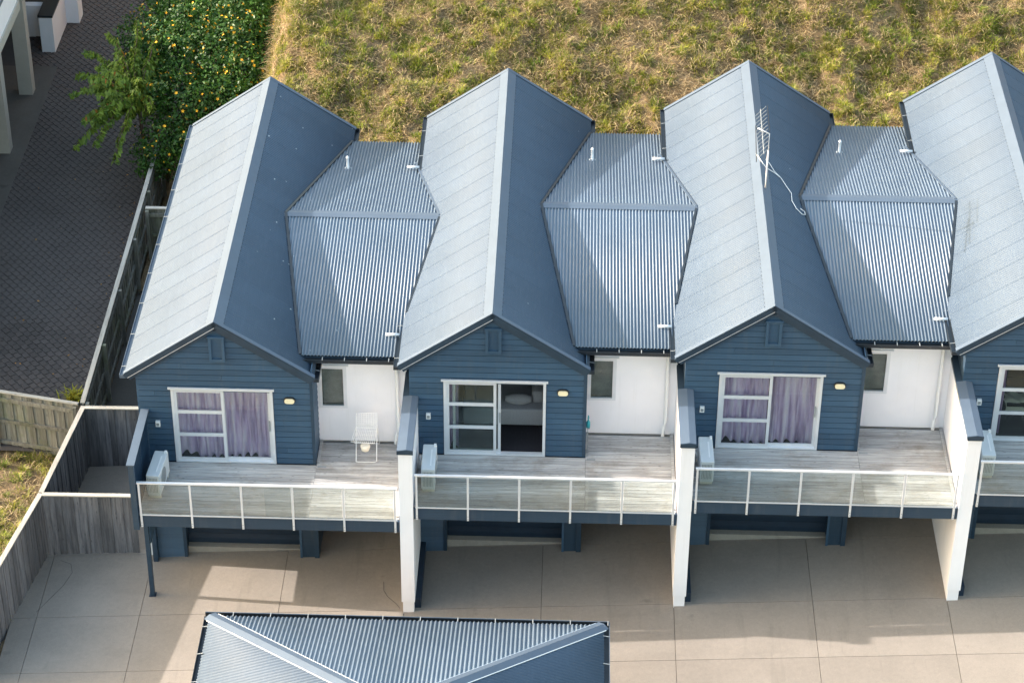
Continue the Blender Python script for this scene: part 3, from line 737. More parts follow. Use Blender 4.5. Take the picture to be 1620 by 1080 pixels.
# ------------------------------------------------------------------ television aerial on the third roof
def on_right_slope(i, u, v, lift=.03):
    D = _fw*FPX+_rt2*(u-810)+_dn2*(v-540); nv = Vector(((ZR-ZE), 0, WR)).normalized(); o = Vector((UX[i], 0, ZR+UZ[i]+lift/nv.z))
    t = (o-CAM).dot(nv)/D.dot(nv); return CAM+D*t
base = Vector((UX[2]+.12, 6.0, ZR+UZ[2]))
ae = empty('television_aerial', base, 'television aerial with pale mast and white cable on the third roof ridge', 'aerial')
b_ = on_right_slope(2, 1211, 298, .02)-base
MB().tube([b_, b_+Vector((0, 0, 1.12))], .022, 8).build('mast', 'pink', ae, True)
MB().tube([b_+Vector((0, 0, 1.1)), b_+Vector((.0, .0, 1.62)), b_+Vector((-.3, .1, 1.72))], .014, 6).build('upper_mast', 'alu', ae, True)
top = b_+Vector((-.18, .15, 1.60))
MB().tube([top+Vector((0, -.95, -.12)), top+Vector((0, .95, .12))], .010, 6).build('boom', 'grille', ae)
for k in range(12):
    t = -.9+k*.16; c = top+Vector((0, t, t*.126))
    MB().tube([c+Vector((-.13, -.07, -.10)), c+Vector((.14, .08, .10))], .0065, 5).build('element', 'grille', ae)
MB().tube([top+Vector((-.2, -1.2, -.2)), top+Vector((-.16, .2, .06))], .012, 5).build('reflector_bar', 'black', ae)
MB().tube([top+Vector((.17, -.2, .1)), top+Vector((.17, .9, .25))], .009, 5).build('reflector_bar', 'black', ae)
cp = [(1196, 243), (1208, 260), (1213, 266), (1226, 274), (1235, 281), (1243, 293), (1252, 306), (1253, 318), (1260, 330), (1269, 339), (1274, 340), (1273, 335), (1266, 330)]
MB().tube([on_right_slope(2, u, v, .03)-base for u, v in cp], .011, 5).build('cable', 'pvc', ae, True)
MB().tube([on_right_slope(2, u, v, .03)-base for u, v in [(1211, 252), (1217, 258), (1225, 271), (1235, 281)]], .009, 5).build('cable', 'pvc', ae, True)

# ------------------------------------------------------------------ ground, driveway slabs
def quad_sheet(name, mat, pts, kind='structure', drop=None):
    m = MB(); m.add(pts, [(0, 1, 2, 3)])
    o = m.build(name, mat); o['kind'] = kind; return o
g_ = MB()
xs = [-400, -30, -12, 40, 400]
def bz(x): return gz(max(-30, min(40, x)))-.14
vs = [(x, y, bz(x)) for y in (-400, 600) for x in xs]
g_.add(vs, [(i, i+1, i+6, i+5) for i in range(4)]); go = g_.build('ground', 'soil'); go['kind'] = 'structure'
dr = empty('driveway', (0, 0, 0)); dr['kind'] = 'structure'
m = MB(); m.add([(-11.9, -16, gz(-11.9)-.05), (28, -16, gz(28)-.05), (28, 4.25, gz(28)-.05), (-11.9, 4.25, gz(-11.9)-.05)], [(0, 1, 2, 3)]); m.build('joint_bed', 'joint', dr)
XJ = [-12.2, -11.55, -8.90, -5.35]
for i in (1, 2, 3, 4): XJ += [UX[1]+(i-1)*P-2.15, UX[1]+(i-1)*P+1.32]
XJ.append(28.)
YJ = [-16, -12.6, -8.4, -4.22, -2.12, .33, 4.22]
def slab(x0, x1, y0, y1, mat='conc', dz=0):
    g = .006; m = MB(); vs = []
    for z in (-.12, 0):
        for x, y in ((x0+g, y0+g), (x1-g, y0+g), (x1-g, y1-g), (x0+g, y1-g)): vs.append((x, y, gz(x)+z+dz))
    m.add(vs, [(3, 2, 1, 0), (4, 5, 6, 7), (0, 1, 5, 4), (1, 2, 6, 5), (2, 3, 7, 6), (3, 0, 4, 7)])
    return m
for i in range(len(XJ)-1):
    for j in range(len(YJ)-1):
        slab(XJ[i], XJ[i+1], YJ[j], YJ[j+1]).build('concrete_slab', 'conc', dr)
m = MB(); m.tube([(-2.75, -1.0, gz(-2.75)+.004), (-2.72, -1.35, gz(-2.7)+.004), (-2.6, -1.6, gz(-2.6)+.004), (-2.35, -1.9, gz(-2.35)+.004), (-2.25, -2.08, gz(-2.25)+.004)], .0045, 4); m.build('crack', 'joint', dr)
m = MB(); pts_ = [(-11.6, -1.9), (-11.1, -.9), (-10.95, -.35), (-11.05, .0), (-11.35, .15)]; m.tube([(x, y, gz(x)+.003) for x, y in pts_], .0045, 4); m.build('crack', 'joint', dr)
pa = empty('side_path', (0, 0, 0)); pa['kind'] = 'structure'
for j in range(8): slab(-11.35, -8.87, 4.3+j*2.1, 4.3+(j+1)*2.1, dz=-.03).build('path_slab', 'path', pa)

# ------------------------------------------------------------------ lower hip roofed building
lb = empty('hip_roof_building', (0, 0, 0), 'lower building with hipped corrugated roof across the driveway at the bottom', 'building')
X0, X1, YT, ZL, YBOT = -6.43, 2.83, -5.72, -.6, -22.
PL = .345
xc = (X0+X1)/2; H = (X1-X0)/2*PL; YA = YT-(X1-X0)/2
m = MB(); m.box(X0+.35, X1-.35, YBOT, YT-.35, -4.0, ZL-.12); m.build('wall', 'cream', lb)
def tri_corr(name, org, u, v, nv, Lfun, width, parent, amp=.016, pitch=.1, seg=6, mat='lroof'):
    """sheets each about .8 m wide with the top cut along a hip"""
    per = 8; nsheet = int(math.ceil(width/(per*pitch)))
    for s_ in range(nsheet):
        vs = []; fs = []; cols = []
        for i in range(per*seg+1):
            a = s_*per*pitch+i*pitch/seg
            if a > width: a = width
            L = max(.001, Lfun(a)); ph = 2*math.pi*i/seg; p = Vector(org)+Vector(u)*a+Vector(nv)*(amp*math.sin(ph))
            vs += [p, p+Vector(v)*L, p-Vector(nv)*.005]
        n = per*seg
        for i in range(n): fs += [(3*i, 3*i+3, 3*i+4, 3*i+1), (3*i, 3*i+2, 3*i+5, 3*i+3)]
        MB().add(vs, fs).build('roof_sheet', mat, parent, True)
sl = math.hypot(1, PL); lbr = empty('roof'); lbr.parent = lb
Wd = X1-X0
tri_corr('n', (X0, YT, ZL), (1, 0, 0), Vector((0, -1, PL))/sl, Vector((0, PL, 1))/sl, lambda a: min(a, Wd-a)*sl, Wd, lbr)  # this slope gets the paler colour that imitates sky light
tri_corr('w', (X0, YT, ZL), (0, -1, 0), Vector((1, 0, PL))/sl, Vector((-PL, 0, 1))/sl, lambda a: min(a, Wd/2)*sl, 9., lbr, amp=.024, mat='roof')
tri_corr('e', (X1, YT, ZL), (0, -1, 0), Vector((-1, 0, PL))/sl, Vector((PL, 0, 1))/sl, lambda a: min(a, Wd/2)*sl, 9., lbr, mat='roof')
for cx, sx in ((X0, 1), (X1, -1)):
    a = Vector((cx, YT, ZL+.035)); b = Vector((xc, YA, ZL+H+.035)); d = (b-a).normalized()
    for side, nn, sh in ((0, Vector((0, PL, 1)).normalized(), Vector((sx, 0, 0))), (1, Vector((-sx*PL, 0, 1)).normalized(), Vector((0, -1, 0)))):
        pr_ = (sh-d*sh.dot(d)).normalized()*.17; up = nn*.008
        m = MB(); m.add([a+up, b+up, b+pr_-nn*.0, a+pr_-nn*.0, b+pr_-nn*.02, a+pr_-nn*.02], [(0, 1, 2, 3), (3, 2, 4, 5)]); m.build('hip_cap', 'flash', lbr)
        m = MB(); m.tube([a+d*.1+pr_*1.05-nn*.008, b+pr_*1.05-nn*.008], .012, 5); m.build('cap_foam', 'pvc', lbr)
m = MB(); z = ZL-.02
for (ax, ay, bx, by) in ((X0-.12, YT, X1+.12, YT+.12),):
    m.box(ax, bx, ay, by, z-.1, z-.09); m.box(ax, bx, by-.008, by, z-.1, z+.01)
m.build('back_gutter', 'gutter', lbr)
box('gutter_lip', 'flash', lbr, X0-.12, X1+.12, YT+.121, YT+.135, z-.1, z+.02)
m = MB(); m.box(X0-.12, X0-.0, YBOT, YT, z-.1, z-.09); m.box(X0-.12, X0-.108, YBOT, YT, z-.1, z+.01); m.build('side_gutter', 'gutter', lbr)
m = MB(); m.box(X1+.0, X1+.12, YBOT, YT, z-.1, z-.09); m.box(X1+.108, X1+.12, YBOT, YT, z-.1, z+.01); m.build('side_gutter', 'gutter', lbr)
box('gutter_lip', 'flash', lbr, X1+.121, X1+.133, YBOT, YT+.135, z-.1, z+.02)
m = MB()
for k in range(11): x = X0+.55+k*.88; m.beam((x, YT-.03, z+.035), (x, YT+.13, z+.03), .02, .01)
for k in range(6):
    y = YT-.4-k*.95; m.beam((X0+.02, y, z+.04), (X0-.12, y, z+.015), .02, .01); m.beam((X1-.02, y, z+.04), (X1+.12, y, z+.015), .02, .01)
m.build('gutter_strap', 'grille', lbr)
m = MB(); m.add([(X0+.02, YT-.02, ZL-.03), (X1-.02, YT-.02, ZL-.03), (X1-.02, YBOT, ZL-.03), (X0+.02, YBOT, ZL-.03), (xc, YA, ZL+H-.04), (xc, YBOT, ZL+H-.04)], [(0, 1, 4), (1, 2, 5, 4), (3, 0, 4, 5), (2, 3, 5), (3, 2, 1, 0)]); m.build('roof_underlay', 'gutter', lbr)
box('porch_roof', 'flash', lb, X1+.14, 6.4, -10.0, -8.02, -.72, -.6)

# ------------------------------------------------------------------ fences
def lerp(a, b, t): return a+(b-a)*t
def fence(label, a, b, zt_a, zt_b, zb_a, zb_b, mat='paling', cap='rail', pw_=.15, rails_side=0, cap_w=.13, posts=False, seed=1, group='timber paling fences', inset=.0):
    """palings one by one from a to b (xy), rails_side +1/-1 puts rails and posts on that side"""
    r = random.Random(seed); a = Vector((*a, 0)); b = Vector((*b, 0)); d = (b-a); L = d.length; d.normalize(); nrm = Vector((-d.y, d.x, 0))
    root = empty('timber_fence', (a.x, a.y, zb_a), label, 'fence', group)
    off = Vector((a.x, a.y, zb_a)); n = int(L/pw_); stp = L/n
    for k in range(n):
        t0 = k*stp-.008; t1 = (k+1)*stp+.008; tt = (k+.5)/n
        j = (.013 if k % 2 else -.013)+r.uniform(-.003, .003); p0 = a+d*t0+nrm*j; p1 = a+d*t1+nrm*(j+r.uniform(-.006, .006))
        zt = lerp(zt_a, zt_b, tt)-.02-r.uniform(0, .015); zb = lerp(zb_a, zb_b, tt)-.05; th = nrm*.018
        vs = [p0-th, p1-th, p1+th, p0+th]; lean = d*r.uniform(-.006, .006)
        V = [Vector((v.x, v.y, zb))-off for v in vs]+[Vector((v.x, v.y, zt))-off+lean for v in vs]
        MB().add(V, [(3, 2, 1, 0), (4, 5, 6, 7), (0, 1, 5, 4), (1, 2, 6, 5), (2, 3, 7, 6), (3, 0, 4, 7)]).build('paling', mat, root)
    if cap:
        p, q = Vector((a.x, a.y, zt_a))-off, Vector((b.x, b.y, zt_b))-off
        MB().beam(p, q, cap_w, .035).build('capping', cap, root)
    if rails_side:
        o = nrm*rails_side*.05
        for h in (.12, .5, .88):
            p = Vector((a.x, a.y, lerp(zb_a, zt_a, h)))-off+o; q = Vector((b.x, b.y, lerp(zb_b, zt_b, h)))-off+o
            MB().beam(p, q, .06, .10 if h < .8 else .12).build('fence_rail', mat, root)
        for k in range(max(2, int(L/2.4)+1)):
            t = min(L-.06, .06+k*L/max(1, int(L/2.4))); tt = t/L
            c = a+d*t+nrm*rails_side*.12-Vector((off.x, off.y, 0))
            z0 = lerp(zb_a, zb_b, tt)-off.z-.1; z1 = lerp(zt_a, zt_b, tt)-off.z-.04
            MB().add([c+Vector((sx*.05, sy*.05, z)) for z in (z0, z1) for sx, sy in ((-1, -1), (1, -1), (1, 1), (-1, 1))],
                     [(3, 2, 1, 0), (4, 5, 6, 7), (0, 1, 5, 4), (1, 2, 6, 5), (2, 3, 7, 6), (3, 0, 4, 7)]).build('fence_post', mat, root)
    return root
ZT = -1.97
fence('long grey paling fence with pale capping slanting between the grass and the courtyard', (-12.62, -4.6), (-11.74, .46), ZT-.02, ZT, -4.15, -3.97, seed=2)
fence('grey paling fence with pale capping beside the enclosed yard, below the paved drive corner', (-11.735, .50), (-11.30, 4.34), ZT, ZT, -3.97, -3.95, seed=3)
fence('grey cross fence with white capping in front of the enclosed yard, nearest the slim post', (-11.70, .44), (-9.30, .44), ZT, ZT+.02, -3.97, -3.82, cap='railx', seed=4)
fence('grey cross fence with pale capping at the back of the enclosed yard', (-11.24, 4.28), (-8.95, 4.28), ZT+.01, ZT+.03, -3.96, -3.85, cap='railx', seed=5)
fence('long mossy fence running beside the paved drive and the house wall', (-11.36, 4.5), (-11.42, 18.6), -1.98, -2.0, -3.92, -3.9, mat='palegreen', rails_side=-1, seed=6)
fence('short mossy cross fence under the first roof eave, halfway along the side path', (-11.22, 14.8), (-8.95, 14.8), -2.0, -2.0, -3.9, -3.85, mat='palegreen', cap='railx', rails_side=-1, seed=7)
fence('pale green weathered fence between the paved drive and the rough grass at the left edge', (-11.46, 4.42), (-16.2, 5.45), -1.95, -1.93, -3.85, -3.85, mat='palegreen', cap='railx', rails_side=1, cap_w=.11, seed=8)

# ------------------------------------------------------------------ paved drive of interlocking pavers
pdv = empty('paved_drive'); pdv['kind'] = 'structure'
ZD = -3.72
MB().add([(-24, 4.6, ZD-.02), (-11.45, 4.6, ZD-.02), (-11.45, 60, ZD-.02), (-24, 60, ZD-.02)], [(0, 1, 2, 3)]).build('paver_bed', 'grit', pdv)
th = R(-49); ca, sa = math.cos(th), math.sin(th); PWX, PWY = .27, .2
cand = []
for iy in range(-60, 260):
    for ix in range(-170, 60):
        u = (ix+(.5 if iy % 2 else 0))*PWX; v = iy*PWY
        x = -17+u*ca-v*sa; y = 5+u*sa+v*ca
        if -17.6 < x < -11.50 and 5.2-(x+11.5)*.23 < y < 37 and not (x > -11.1): cand.append((x, y, u, v))
cand.sort(key=lambda c: (c[1]))
def paver_geo(rnd):
    g = .011; hx, hy = PWX/2-g, PWY/2-g; w_ = .010
    pts = [(-hx, -hy), (-hx*.33, -hy+w_), (hx*.33, -hy-w_*.6), (hx, -hy), (hx-w_*.6, 0), (hx, hy), (hx*.33, hy-w_*.6), (-hx*.33, hy+w_), (-hx, hy), (-hx-w_*.6, 0)]
    pts = [(px+rnd.uniform(-.009, .009), py+rnd.uniform(-.009, .009)) for px, py in pts]
    lo = [(px, py, -.03) for px, py in pts]; hi = [(px*.97, py*.965, rnd.uniform(-.001, .001)) for px, py in pts]
    n = len(pts); vs = lo+hi; fs = [tuple(range(n, 2*n))]+[(i, (i+1) % n, (i+1) % n+n, i+n) for i in range(n)]
    return vs, fs
rnd = random.Random(5); pm_ = []
for k in range(6):
    vs, fs = paver_geo(rnd); pm_.append(MB().add(vs, fs).mesh('paver', 'paver'))
first = [c for c in cand if c[1] > 6.5 and c[0] > -15.2][:300]; fs_set = set(first)
for c in first:
    o = link('paver', rnd.choice(pm_), pdv, (c[0], c[1], ZD+rnd.uniform(-.004, .004))); o.rotation_euler = (rnd.uniform(-.012, .012), rnd.uniform(-.012, .012), th)
V = []; F = []
for c in cand:
    if c in fs_set: continue
    vs, fs = paver_geo(rnd); b = len(V); tx, ty = rnd.uniform(-.015, .015), rnd.uniform(-.015, .015); dz = rnd.uniform(-.004, .004)
    V += [(c[0]+vx*ca-vy*sa, c[1]+vx*sa+vy*ca, ZD+vz+dz+tx*vx+ty*vy) for vx, vy, vz in vs]; F += [tuple(b+i for i in f) for f in fs]
pv = MB(); pv.v = V; pv.f = F; po = pv.build('pavers', 'paver', pdv); po['kind'] = 'stuff'
# drainage strip along the house on the left
MB().box(-19, -16.35, 12, 27, ZD-.02, ZD+.012).build('edge_strip', 'path', pdv)

# ------------------------------------------------------------------ neighbouring white house at the left
nh = empty('neighbour_house', (-17, 20, ZD), 'white two storey house on columns at the top left corner', 'house')
def nb(name, mat, x0, x1, y0, y1, z0, z1, par=nh): return MB().box(x0+17, x1+17, y0-20, y1-20, z0-ZD, z1-ZD).build(name, mat, par)
nb('upper_wall', 'white', -26, -16.42, 6.0, 22.6, 1.05, 2.15); nb('edge_beam', 'cream', -26, -16.36, 5.9, 22.68, .72, 1.049)
nb('roof_slab', 'flash', -26.3, -16.3, 5.7, 40, 2.151, 2.3)
for (cx0, cx1, cy) in ((-17.2, -16.81, 20.84), (-17.31, -16.83, 24.9), (-16.9, -16.5, 10.0), (-16.9, -16.5, 15.5)):
    nb('column', 'cream', cx0, cx1, cy, cy+.45, ZD-.05, .719 if cy < 22 else 2.15)
nb('column', 'white', -16.71, -16.18, 30.4, 31.1, ZD-.05, 2.15)
f_ = empty('fluted_panel'); f_.parent = nh
for k in range(9): nb('batten', 'cream', -17.9+k*.11, -17.81+k*.11, 25.36-.02*(k % 2), 25.5, -1.1, 2.15, f_)
nb('back_wall', 'cream', -26, -17.0, 25.51, 40, -.6, 2.15)
lw = nb('low_wall', 'white', -17.11, -16.64, 28.1, 36, ZD-.05, -2.35); nb('wall_cap', 'gutter', -17.14, -16.61, 28.07, 36, -2.35, -2.27, lw)
nb('low_wall', 'white', -18.4, -17.112, 29.3, 29.6, ZD-.05, -2.5)
nb('back_wall', 'cream', -26, -17.4, 22.7, 25.3, -.6, 2.15)
nb('carport_wall', 'black', -26, -25.7, 6, 40, ZD, .7)
# parked car deep in the carport
car = empty('parked_car', (-18.9, 23.4, ZD), 'dark parked car in the shadow under the white house', 'car')
m = MB(); prof = [(-2.1, .35), (2.1, .35), (2.15, .75), (1.2, .95), (.6, 1.4), (-1.1, 1.42), (-1.9, 1.0), (-2.15, .8)]
m.add([(x_, y_, z_) for x_ in (-.85, .85) for (y_, z_) in [(p[0], p[1]) for p in prof]], [tuple(range(8)), tuple(reversed(range(8, 16)))]+[(i, (i+1) % 8, (i+1) % 8+8, i+8) for i in range(8)])
m.build('body', 'car', car)
for sx in (-.6, .6): box('headlight', 'alu', car, sx-.18, sx+.18, -2.2, -2.12, .62, .78)
for sx in (-.86, .72):
    for sy in (-1.35, 1.3): MB().tube([(sx, sy, .33), (sx+.16, sy, .33)], .33, 16).build('wheel', 'black', car)

# ------------------------------------------------------------------ hillside and rough grass
def vnoise(x, y, s, seed):
    r = np.random.default_rng(seed); T = r.random((64, 64)); X = x/s; Y = y/s
    i = np.floor(X).astype(int); j = np.floor(Y).astype(int); fx = X-i; fy = Y-j; fx = fx*fx*(3-2*fx); fy = fy*fy*(3-2*fy)
    g = lambda a, b: T[a % 64, b % 64]
    return (g(i, j)*(1-fx)+g(i+1, j)*fx)*(1-fy)+(g(i, j+1)*(1-fx)+g(i+1, j+1)*fx)*fy-.5
def hill_z(x, y):
    x = np.asarray(x, float); y = np.asarray(y, float)
    edge = np.clip((x+9.5-(y-14)*.03)/2.5, 0, 1); edge = edge*edge*(3-2*edge)
    h = -1.3+.56*np.clip(y-13.2, 0, 60)+.025*x
    top = h+.5*vnoise(x, y, 2.6, 1)+.34*vnoise(x, y, .85, 2)+.2*vnoise(x, y, .36, 3)
    return (ZD-.1)*(1-edge)+top*edge
nx, ny = 330, 200
gx = np.linspace(-11.3, 34, nx); gy = np.linspace(12.9, 40, ny)
XX, YY = np.meshgrid(gx, gy); ZZ = hill_z(XX, YY)
def grid_obj(name, XX, YY, ZZ, mat):
    ny, nx = XX.shape; v = np.stack([XX, YY, ZZ], -1).reshape(-1, 3)
    idx = np.arange(nx*ny).reshape(ny, nx); f = np.stack([idx[:-1, :-1], idx[:-1, 1:], idx[1:, 1:], idx[1:, :-1]], -1).reshape(-1, 4)
    me = bpy.data.meshes.new(name); me.vertices.add(len(v)); me.vertices.foreach_set('co', v.ravel())
    me.loops.add(f.size); me.loops.foreach_set('vertex_index', f.ravel()); me.polygons.add(len(f))
    me.polygons.foreach_set('loop_start', np.arange(0, f.size, 4)); me.update(calc_edges=True); me.materials.append(M[mat]); me.shade_smooth()
    o = link(name, me); o['kind'] = 'structure'; return o
grid_obj('hillside', XX, YY, ZZ, 'soil')
def lawn_z(x, y): return -3.93+.12*vnoise(x, y, 1.1, 5)+.05*vnoise(x, y, .4, 6)
lx = np.linspace(-30, -11.5, 120); ly = np.linspace(-14, 5.2, 120); XL, YL = np.meshgrid(lx, ly)
XL = np.minimum(XL, -11.95+np.minimum(0, (YL-.46))*.17+np.clip(YL-.46, 0, 4)*.12)
grid_obj('rough_lawn', XL, YL, lawn_z(XL, YL), 'soil')

def blades(name, P0, dirs, length, width, cols, bend, mat='grass', kind='stuff', label=None, cat=None, parent=None):
    """arching blades: 5 vertices, 3 faces each"""
    n = len(P0); up = np.array([0, 0, 1.])
    side = np.cross(dirs, up); side /= np.linalg.norm(side, axis=1, keepdims=True)+1e-9
    side = side*width[:, None]*.5
    hd = dirs.copy(); hd[:, 2] = 0; hd /= np.linalg.norm(hd, axis=1, keepdims=True)+1e-9
    mid = P0+dirs*length[:, None]*.55; tip = mid+dirs*length[:, None]*.45+hd*length[:, None]*bend[:, None]*.35-up*(length*bend*.45)[:, None]
    v = np.stack([P0-side, P0+side, mid+side*.8, mid-side*.8, tip], 1).reshape(-1, 3)
    b = np.arange(n)[:, None]*5
    q = np.concatenate([b+0, b+1, b+2, b+3], 1); t = np.concatenate([b+3, b+2, b+4], 1)
    loops = np.concatenate([q, t], 1).ravel(); ls = (np.arange(n)[:, None]*7+np.array([0, 4])).ravel()
    me = bpy.data.meshes.new(name); me.vertices.add(5*n); me.vertices.foreach_set('co', v.ravel())
    me.loops.add(7*n); me.loops.foreach_set('vertex_index', loops); me.polygons.add(2*n); me.polygons.foreach_set('loop_start', ls)
    me.update(calc_edges=True)
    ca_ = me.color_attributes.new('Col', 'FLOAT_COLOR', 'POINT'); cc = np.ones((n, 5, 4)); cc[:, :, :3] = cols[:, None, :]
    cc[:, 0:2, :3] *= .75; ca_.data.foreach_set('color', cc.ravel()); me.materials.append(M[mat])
    o = link(name, me, parent)
    if kind: o['kind'] = kind
    return tag(o, label, cat)
def rand_dirs(n, tilt_lo, tilt_hi):
    a = rng.random(n)*2*np.pi; t = rng.uniform(tilt_lo, tilt_hi, n)
    return np.stack([np.cos(a)*np.sin(t), np.sin(a)*np.sin(t), np.cos(t)], 1)
def rough_grass(tagname, inside, zf, bx, area, dens_straw, dens_clump, nrm, labels_):
    x0, x1, y0, y1 = bx
    # dry straw lying about
    n = int(area*dens_straw); x = rng.uniform(x0, x1, n); y = rng.uniform(y0, y1, n); k = inside(x, y); x, y = x[k], y[k]
    patch = vnoise(x, y, 1.7, 11)+.5*vnoise(x, y, .5, 12)
    k = patch+rng.normal(0, .25, len(x)) < .33; x, y = x[k], y[k]; n = len(x)
    P0 = np.stack([x, y, zf(x, y)+.005], 1); D = rand_dirs(n, .9, 1.5)+nrm*.25; D /= np.linalg.norm(D, axis=1, keepdims=True)
    t = rng.random((n, 1)); c = np.array([.36, .25, .11])*(1-t)+np.array([.72, .56, .32])*t; c *= rng.uniform(.45, 1.2, (n, 1))
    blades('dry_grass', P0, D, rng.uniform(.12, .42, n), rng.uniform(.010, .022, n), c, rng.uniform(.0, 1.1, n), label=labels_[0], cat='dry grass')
    # green clumps
    nc = int(area*dens_clump); cx = rng.uniform(x0, x1, nc); cy = rng.uniform(y0, y1, nc); gp = vnoise(cx, cy, 3.4, 21)+.6*vnoise(cx, cy, 1.3, 22)
    k = inside(cx, cy) & (gp+rng.normal(0, .22, nc) > -.16); cx, cy = cx[k], cy[k]; nc = len(cx)
    per = (14+95*rng.random(nc)**1.7).astype(int); idx = np.repeat(np.arange(nc), per); n = len(idx)
    rad0 = .04+.22*rng.random(nc)**2; rad = rad0[idx]; a = rng.random(n)*2*np.pi; rr = np.sqrt(rng.random(n))*rad
    x = cx[idx]+rr*np.cos(a); y = cy[idx]+rr*np.sin(a)
    D = rand_dirs(n, .1, .85); out = np.stack([np.cos(a)*.6, np.sin(a)*.6, np.zeros(n)], 1)*(rr/rad)[:, None]; D = D+out+nrm*.3; D /= np.linalg.norm(D, axis=1, keepdims=True)
    ln = (rng.uniform(.12, .36, nc)[idx])*rng.uniform(.6, 1.15, n)
    hue = rng.random((nc, 1))[idx]; tone = rng.uniform(.5, 1.4, (nc, 1))[idx]; c = (np.array([.16, .24, .025])*(1-hue)+np.array([.40, .38, .045])*hue)*tone
    dry = (rng.random(n) < .2)[:, None]; c = np.where(dry, np.array([.42, .34, .18]), c)*rng.uniform(.7, 1.2, (n, 1))
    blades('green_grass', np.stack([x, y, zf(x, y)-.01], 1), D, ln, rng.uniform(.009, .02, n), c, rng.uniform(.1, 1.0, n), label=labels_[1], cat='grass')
ins = lambda x, y: (x > -9.9) & (y < 27.5-.28*(x+9)) & (hill_z(x, y) > -3.0)
rough_grass('hill', ins, hill_z, (-10, 21, 13.5, 28.), 450, 480, 25, np.array([0, -.45, .8]), ['dry straw coloured grass lying over the bank behind the roofs', 'green grass tufts growing over the bank behind the roofs'])
ins2 = lambda x, y: (x < -11.95+np.minimum(0, (y-.46))*.17+np.clip(y-.46, 0, 4)*.11) & (y < 4.4-(x+11.5)*.2)
rough_grass('lawn', ins2, lawn_z, (-15.5, -11.5, -4.5, 5.2), 38, 260, 30, np.array([0, 0, .6]), ['dry straw in the rough grass beside the slanting fence at left', 'green tufts in the rough grass beside the slanting fence at left'])

# ------------------------------------------------------------------ shrubs
def leaves(name, P0, N_, size, cols, parent, asp=.5, mat='leaf', droop=0.):
    n = len(P0); T = rng.normal(size=(n, 3)); T[:, 2] -= droop; T -= N_*np.sum(T*N_, 1, keepdims=True); T /= np.linalg.norm(T, axis=1, keepdims=True)+1e-9
    B = np.cross(N_, T); s = size[:, None]
    v = np.stack([P0-T*s*.5, P0+B*s*asp*.5-N_*s*.04, P0+T*s*.5-N_*s*.10, P0-B*s*asp*.5-N_*s*.04], 1).reshape(-1, 3)
    me = bpy.data.meshes.new(name); me.vertices.add(4*n); me.vertices.foreach_set('co', v.ravel()); b = np.arange(n)[:, None]*4
    me.loops.add(6*n); me.loops.foreach_set('vertex_index', np.concatenate([b, b+1, b+2, b, b+2, b+3], 1).ravel()); me.polygons.add(2*n); me.polygons.foreach_set('loop_start', np.arange(0, 6*n, 3)); me.update(calc_edges=True)
    if cols is not None:
        ca_ = me.color_attributes.new('Col', 'FLOAT_COLOR', 'POINT'); cc = np.ones((n, 4, 4)); cc[:, :, :3] = cols[:, None, :]; ca_.data.foreach_set('color', cc.ravel())
    me.materials.append(M[mat]); return link(name, me, parent)
# flowering shrub: lobes (centre, radius)
sh = empty('flowering_shrub', (-10.3, 21.5, ZD), 'dense dark green shrub dotted with orange flowers above the first roof', 'shrub')
lobes = [((-10.9, 22.6, -1.2), 1.45), ((-9.6, 22.4, -1.0), 1.35), ((-10.2, 24.3, -.7), 1.5), ((-9.3, 24.6, -.6), 1.3), ((-11.3, 25.6, -1.0), 1.3), ((-10.0, 26.6, -.6), 1.4), ((-10.5, 20.4, -1.7), 1.3), ((-9.4, 20.6, -1.8), 1.2),
         ((-11.2, 19.0, -2.3), .85), ((-10.3, 18.9, -2.4), 1.0), ((-11.5, 18.4, -2.55), .55), ((-8.9, 22.8, -1.1), .9), ((-10.8, 27.6, -.8), 1.2), ((-9.3, 27.4, -.4), 1.3), ((-8.6, 24.6, .2), 1.1), ((-8.4, 26.4, .5), 1.15), ((-8.7, 21.4, -1.0), .9), ((-11.9, 24.2, -1.6), 1.0), ((-11.7, 21.6, -1.9), .8), ((-12.1, 21.6, -1.5), .9), ((-12.2, 23.2, -1.2), 1.0), ((-12.3, 25.0, -1.4), .95), ((-8.0, 25.4, .0), .9), ((-8.1, 23.5, -.6), .7), ((-12.0, 26.8, -1.2), 1.0), ((-8.8, 23.3, -.6), 1.0), ((-8.8, 25.2, .0), .95), ((-8.9, 27.2, .7), .95), ((-8.9, 21.5, -1.3), .85), ((-9.6, 28.5, .3), 1.2)]
o0 = np.array([-10.3, 21.5, ZD]); LP = []; LN = []
lobes = [((c[0], c[1]-.9, c[2]+.55), r) for c, r in lobes]
for c, r in lobes:
    n = int(2000*r*r); d = rng.normal(size=(n, 3)); d /= np.linalg.norm(d, axis=1, keepdims=True)
    lump = 1+.30*np.sin(d[:, 0]*7+c[0])*np.sin(d[:, 1]*6+c[1]*2)+.18*np.sin(d[:, 2]*11+c[0]*3)
    rr = r*lump*(1-.38*rng.random(n)**2.2)
    p = np.array(c)+d*rr[:, None]; k = p[:, 2] > ZD+.2; LP.append(p[k]); LN.append((d+rng.normal(0, .55, (n, 3)))[k])
for _ in range(150):
    c, r = lobes[rng.integers(len(lobes))]; d = rng.normal(size=3); d[2] = abs(d[2])*.7; d /= np.linalg.norm(d); k_ = 26
    t_ = rng.random(k_)[:, None]; p = np.array(c)+d*(r*(.9+.5*t_*rng.uniform(.5, 1.)))+rng.normal(0, .045, (k_, 3)); LP.append(p); LN.append(rng.normal(size=(k_, 3))+d*.5)
LP = np.concatenate(LP)-o0; LN = np.concatenate(LN); LN /= np.linalg.norm(LN, axis=1, keepdims=True); n = len(LP)
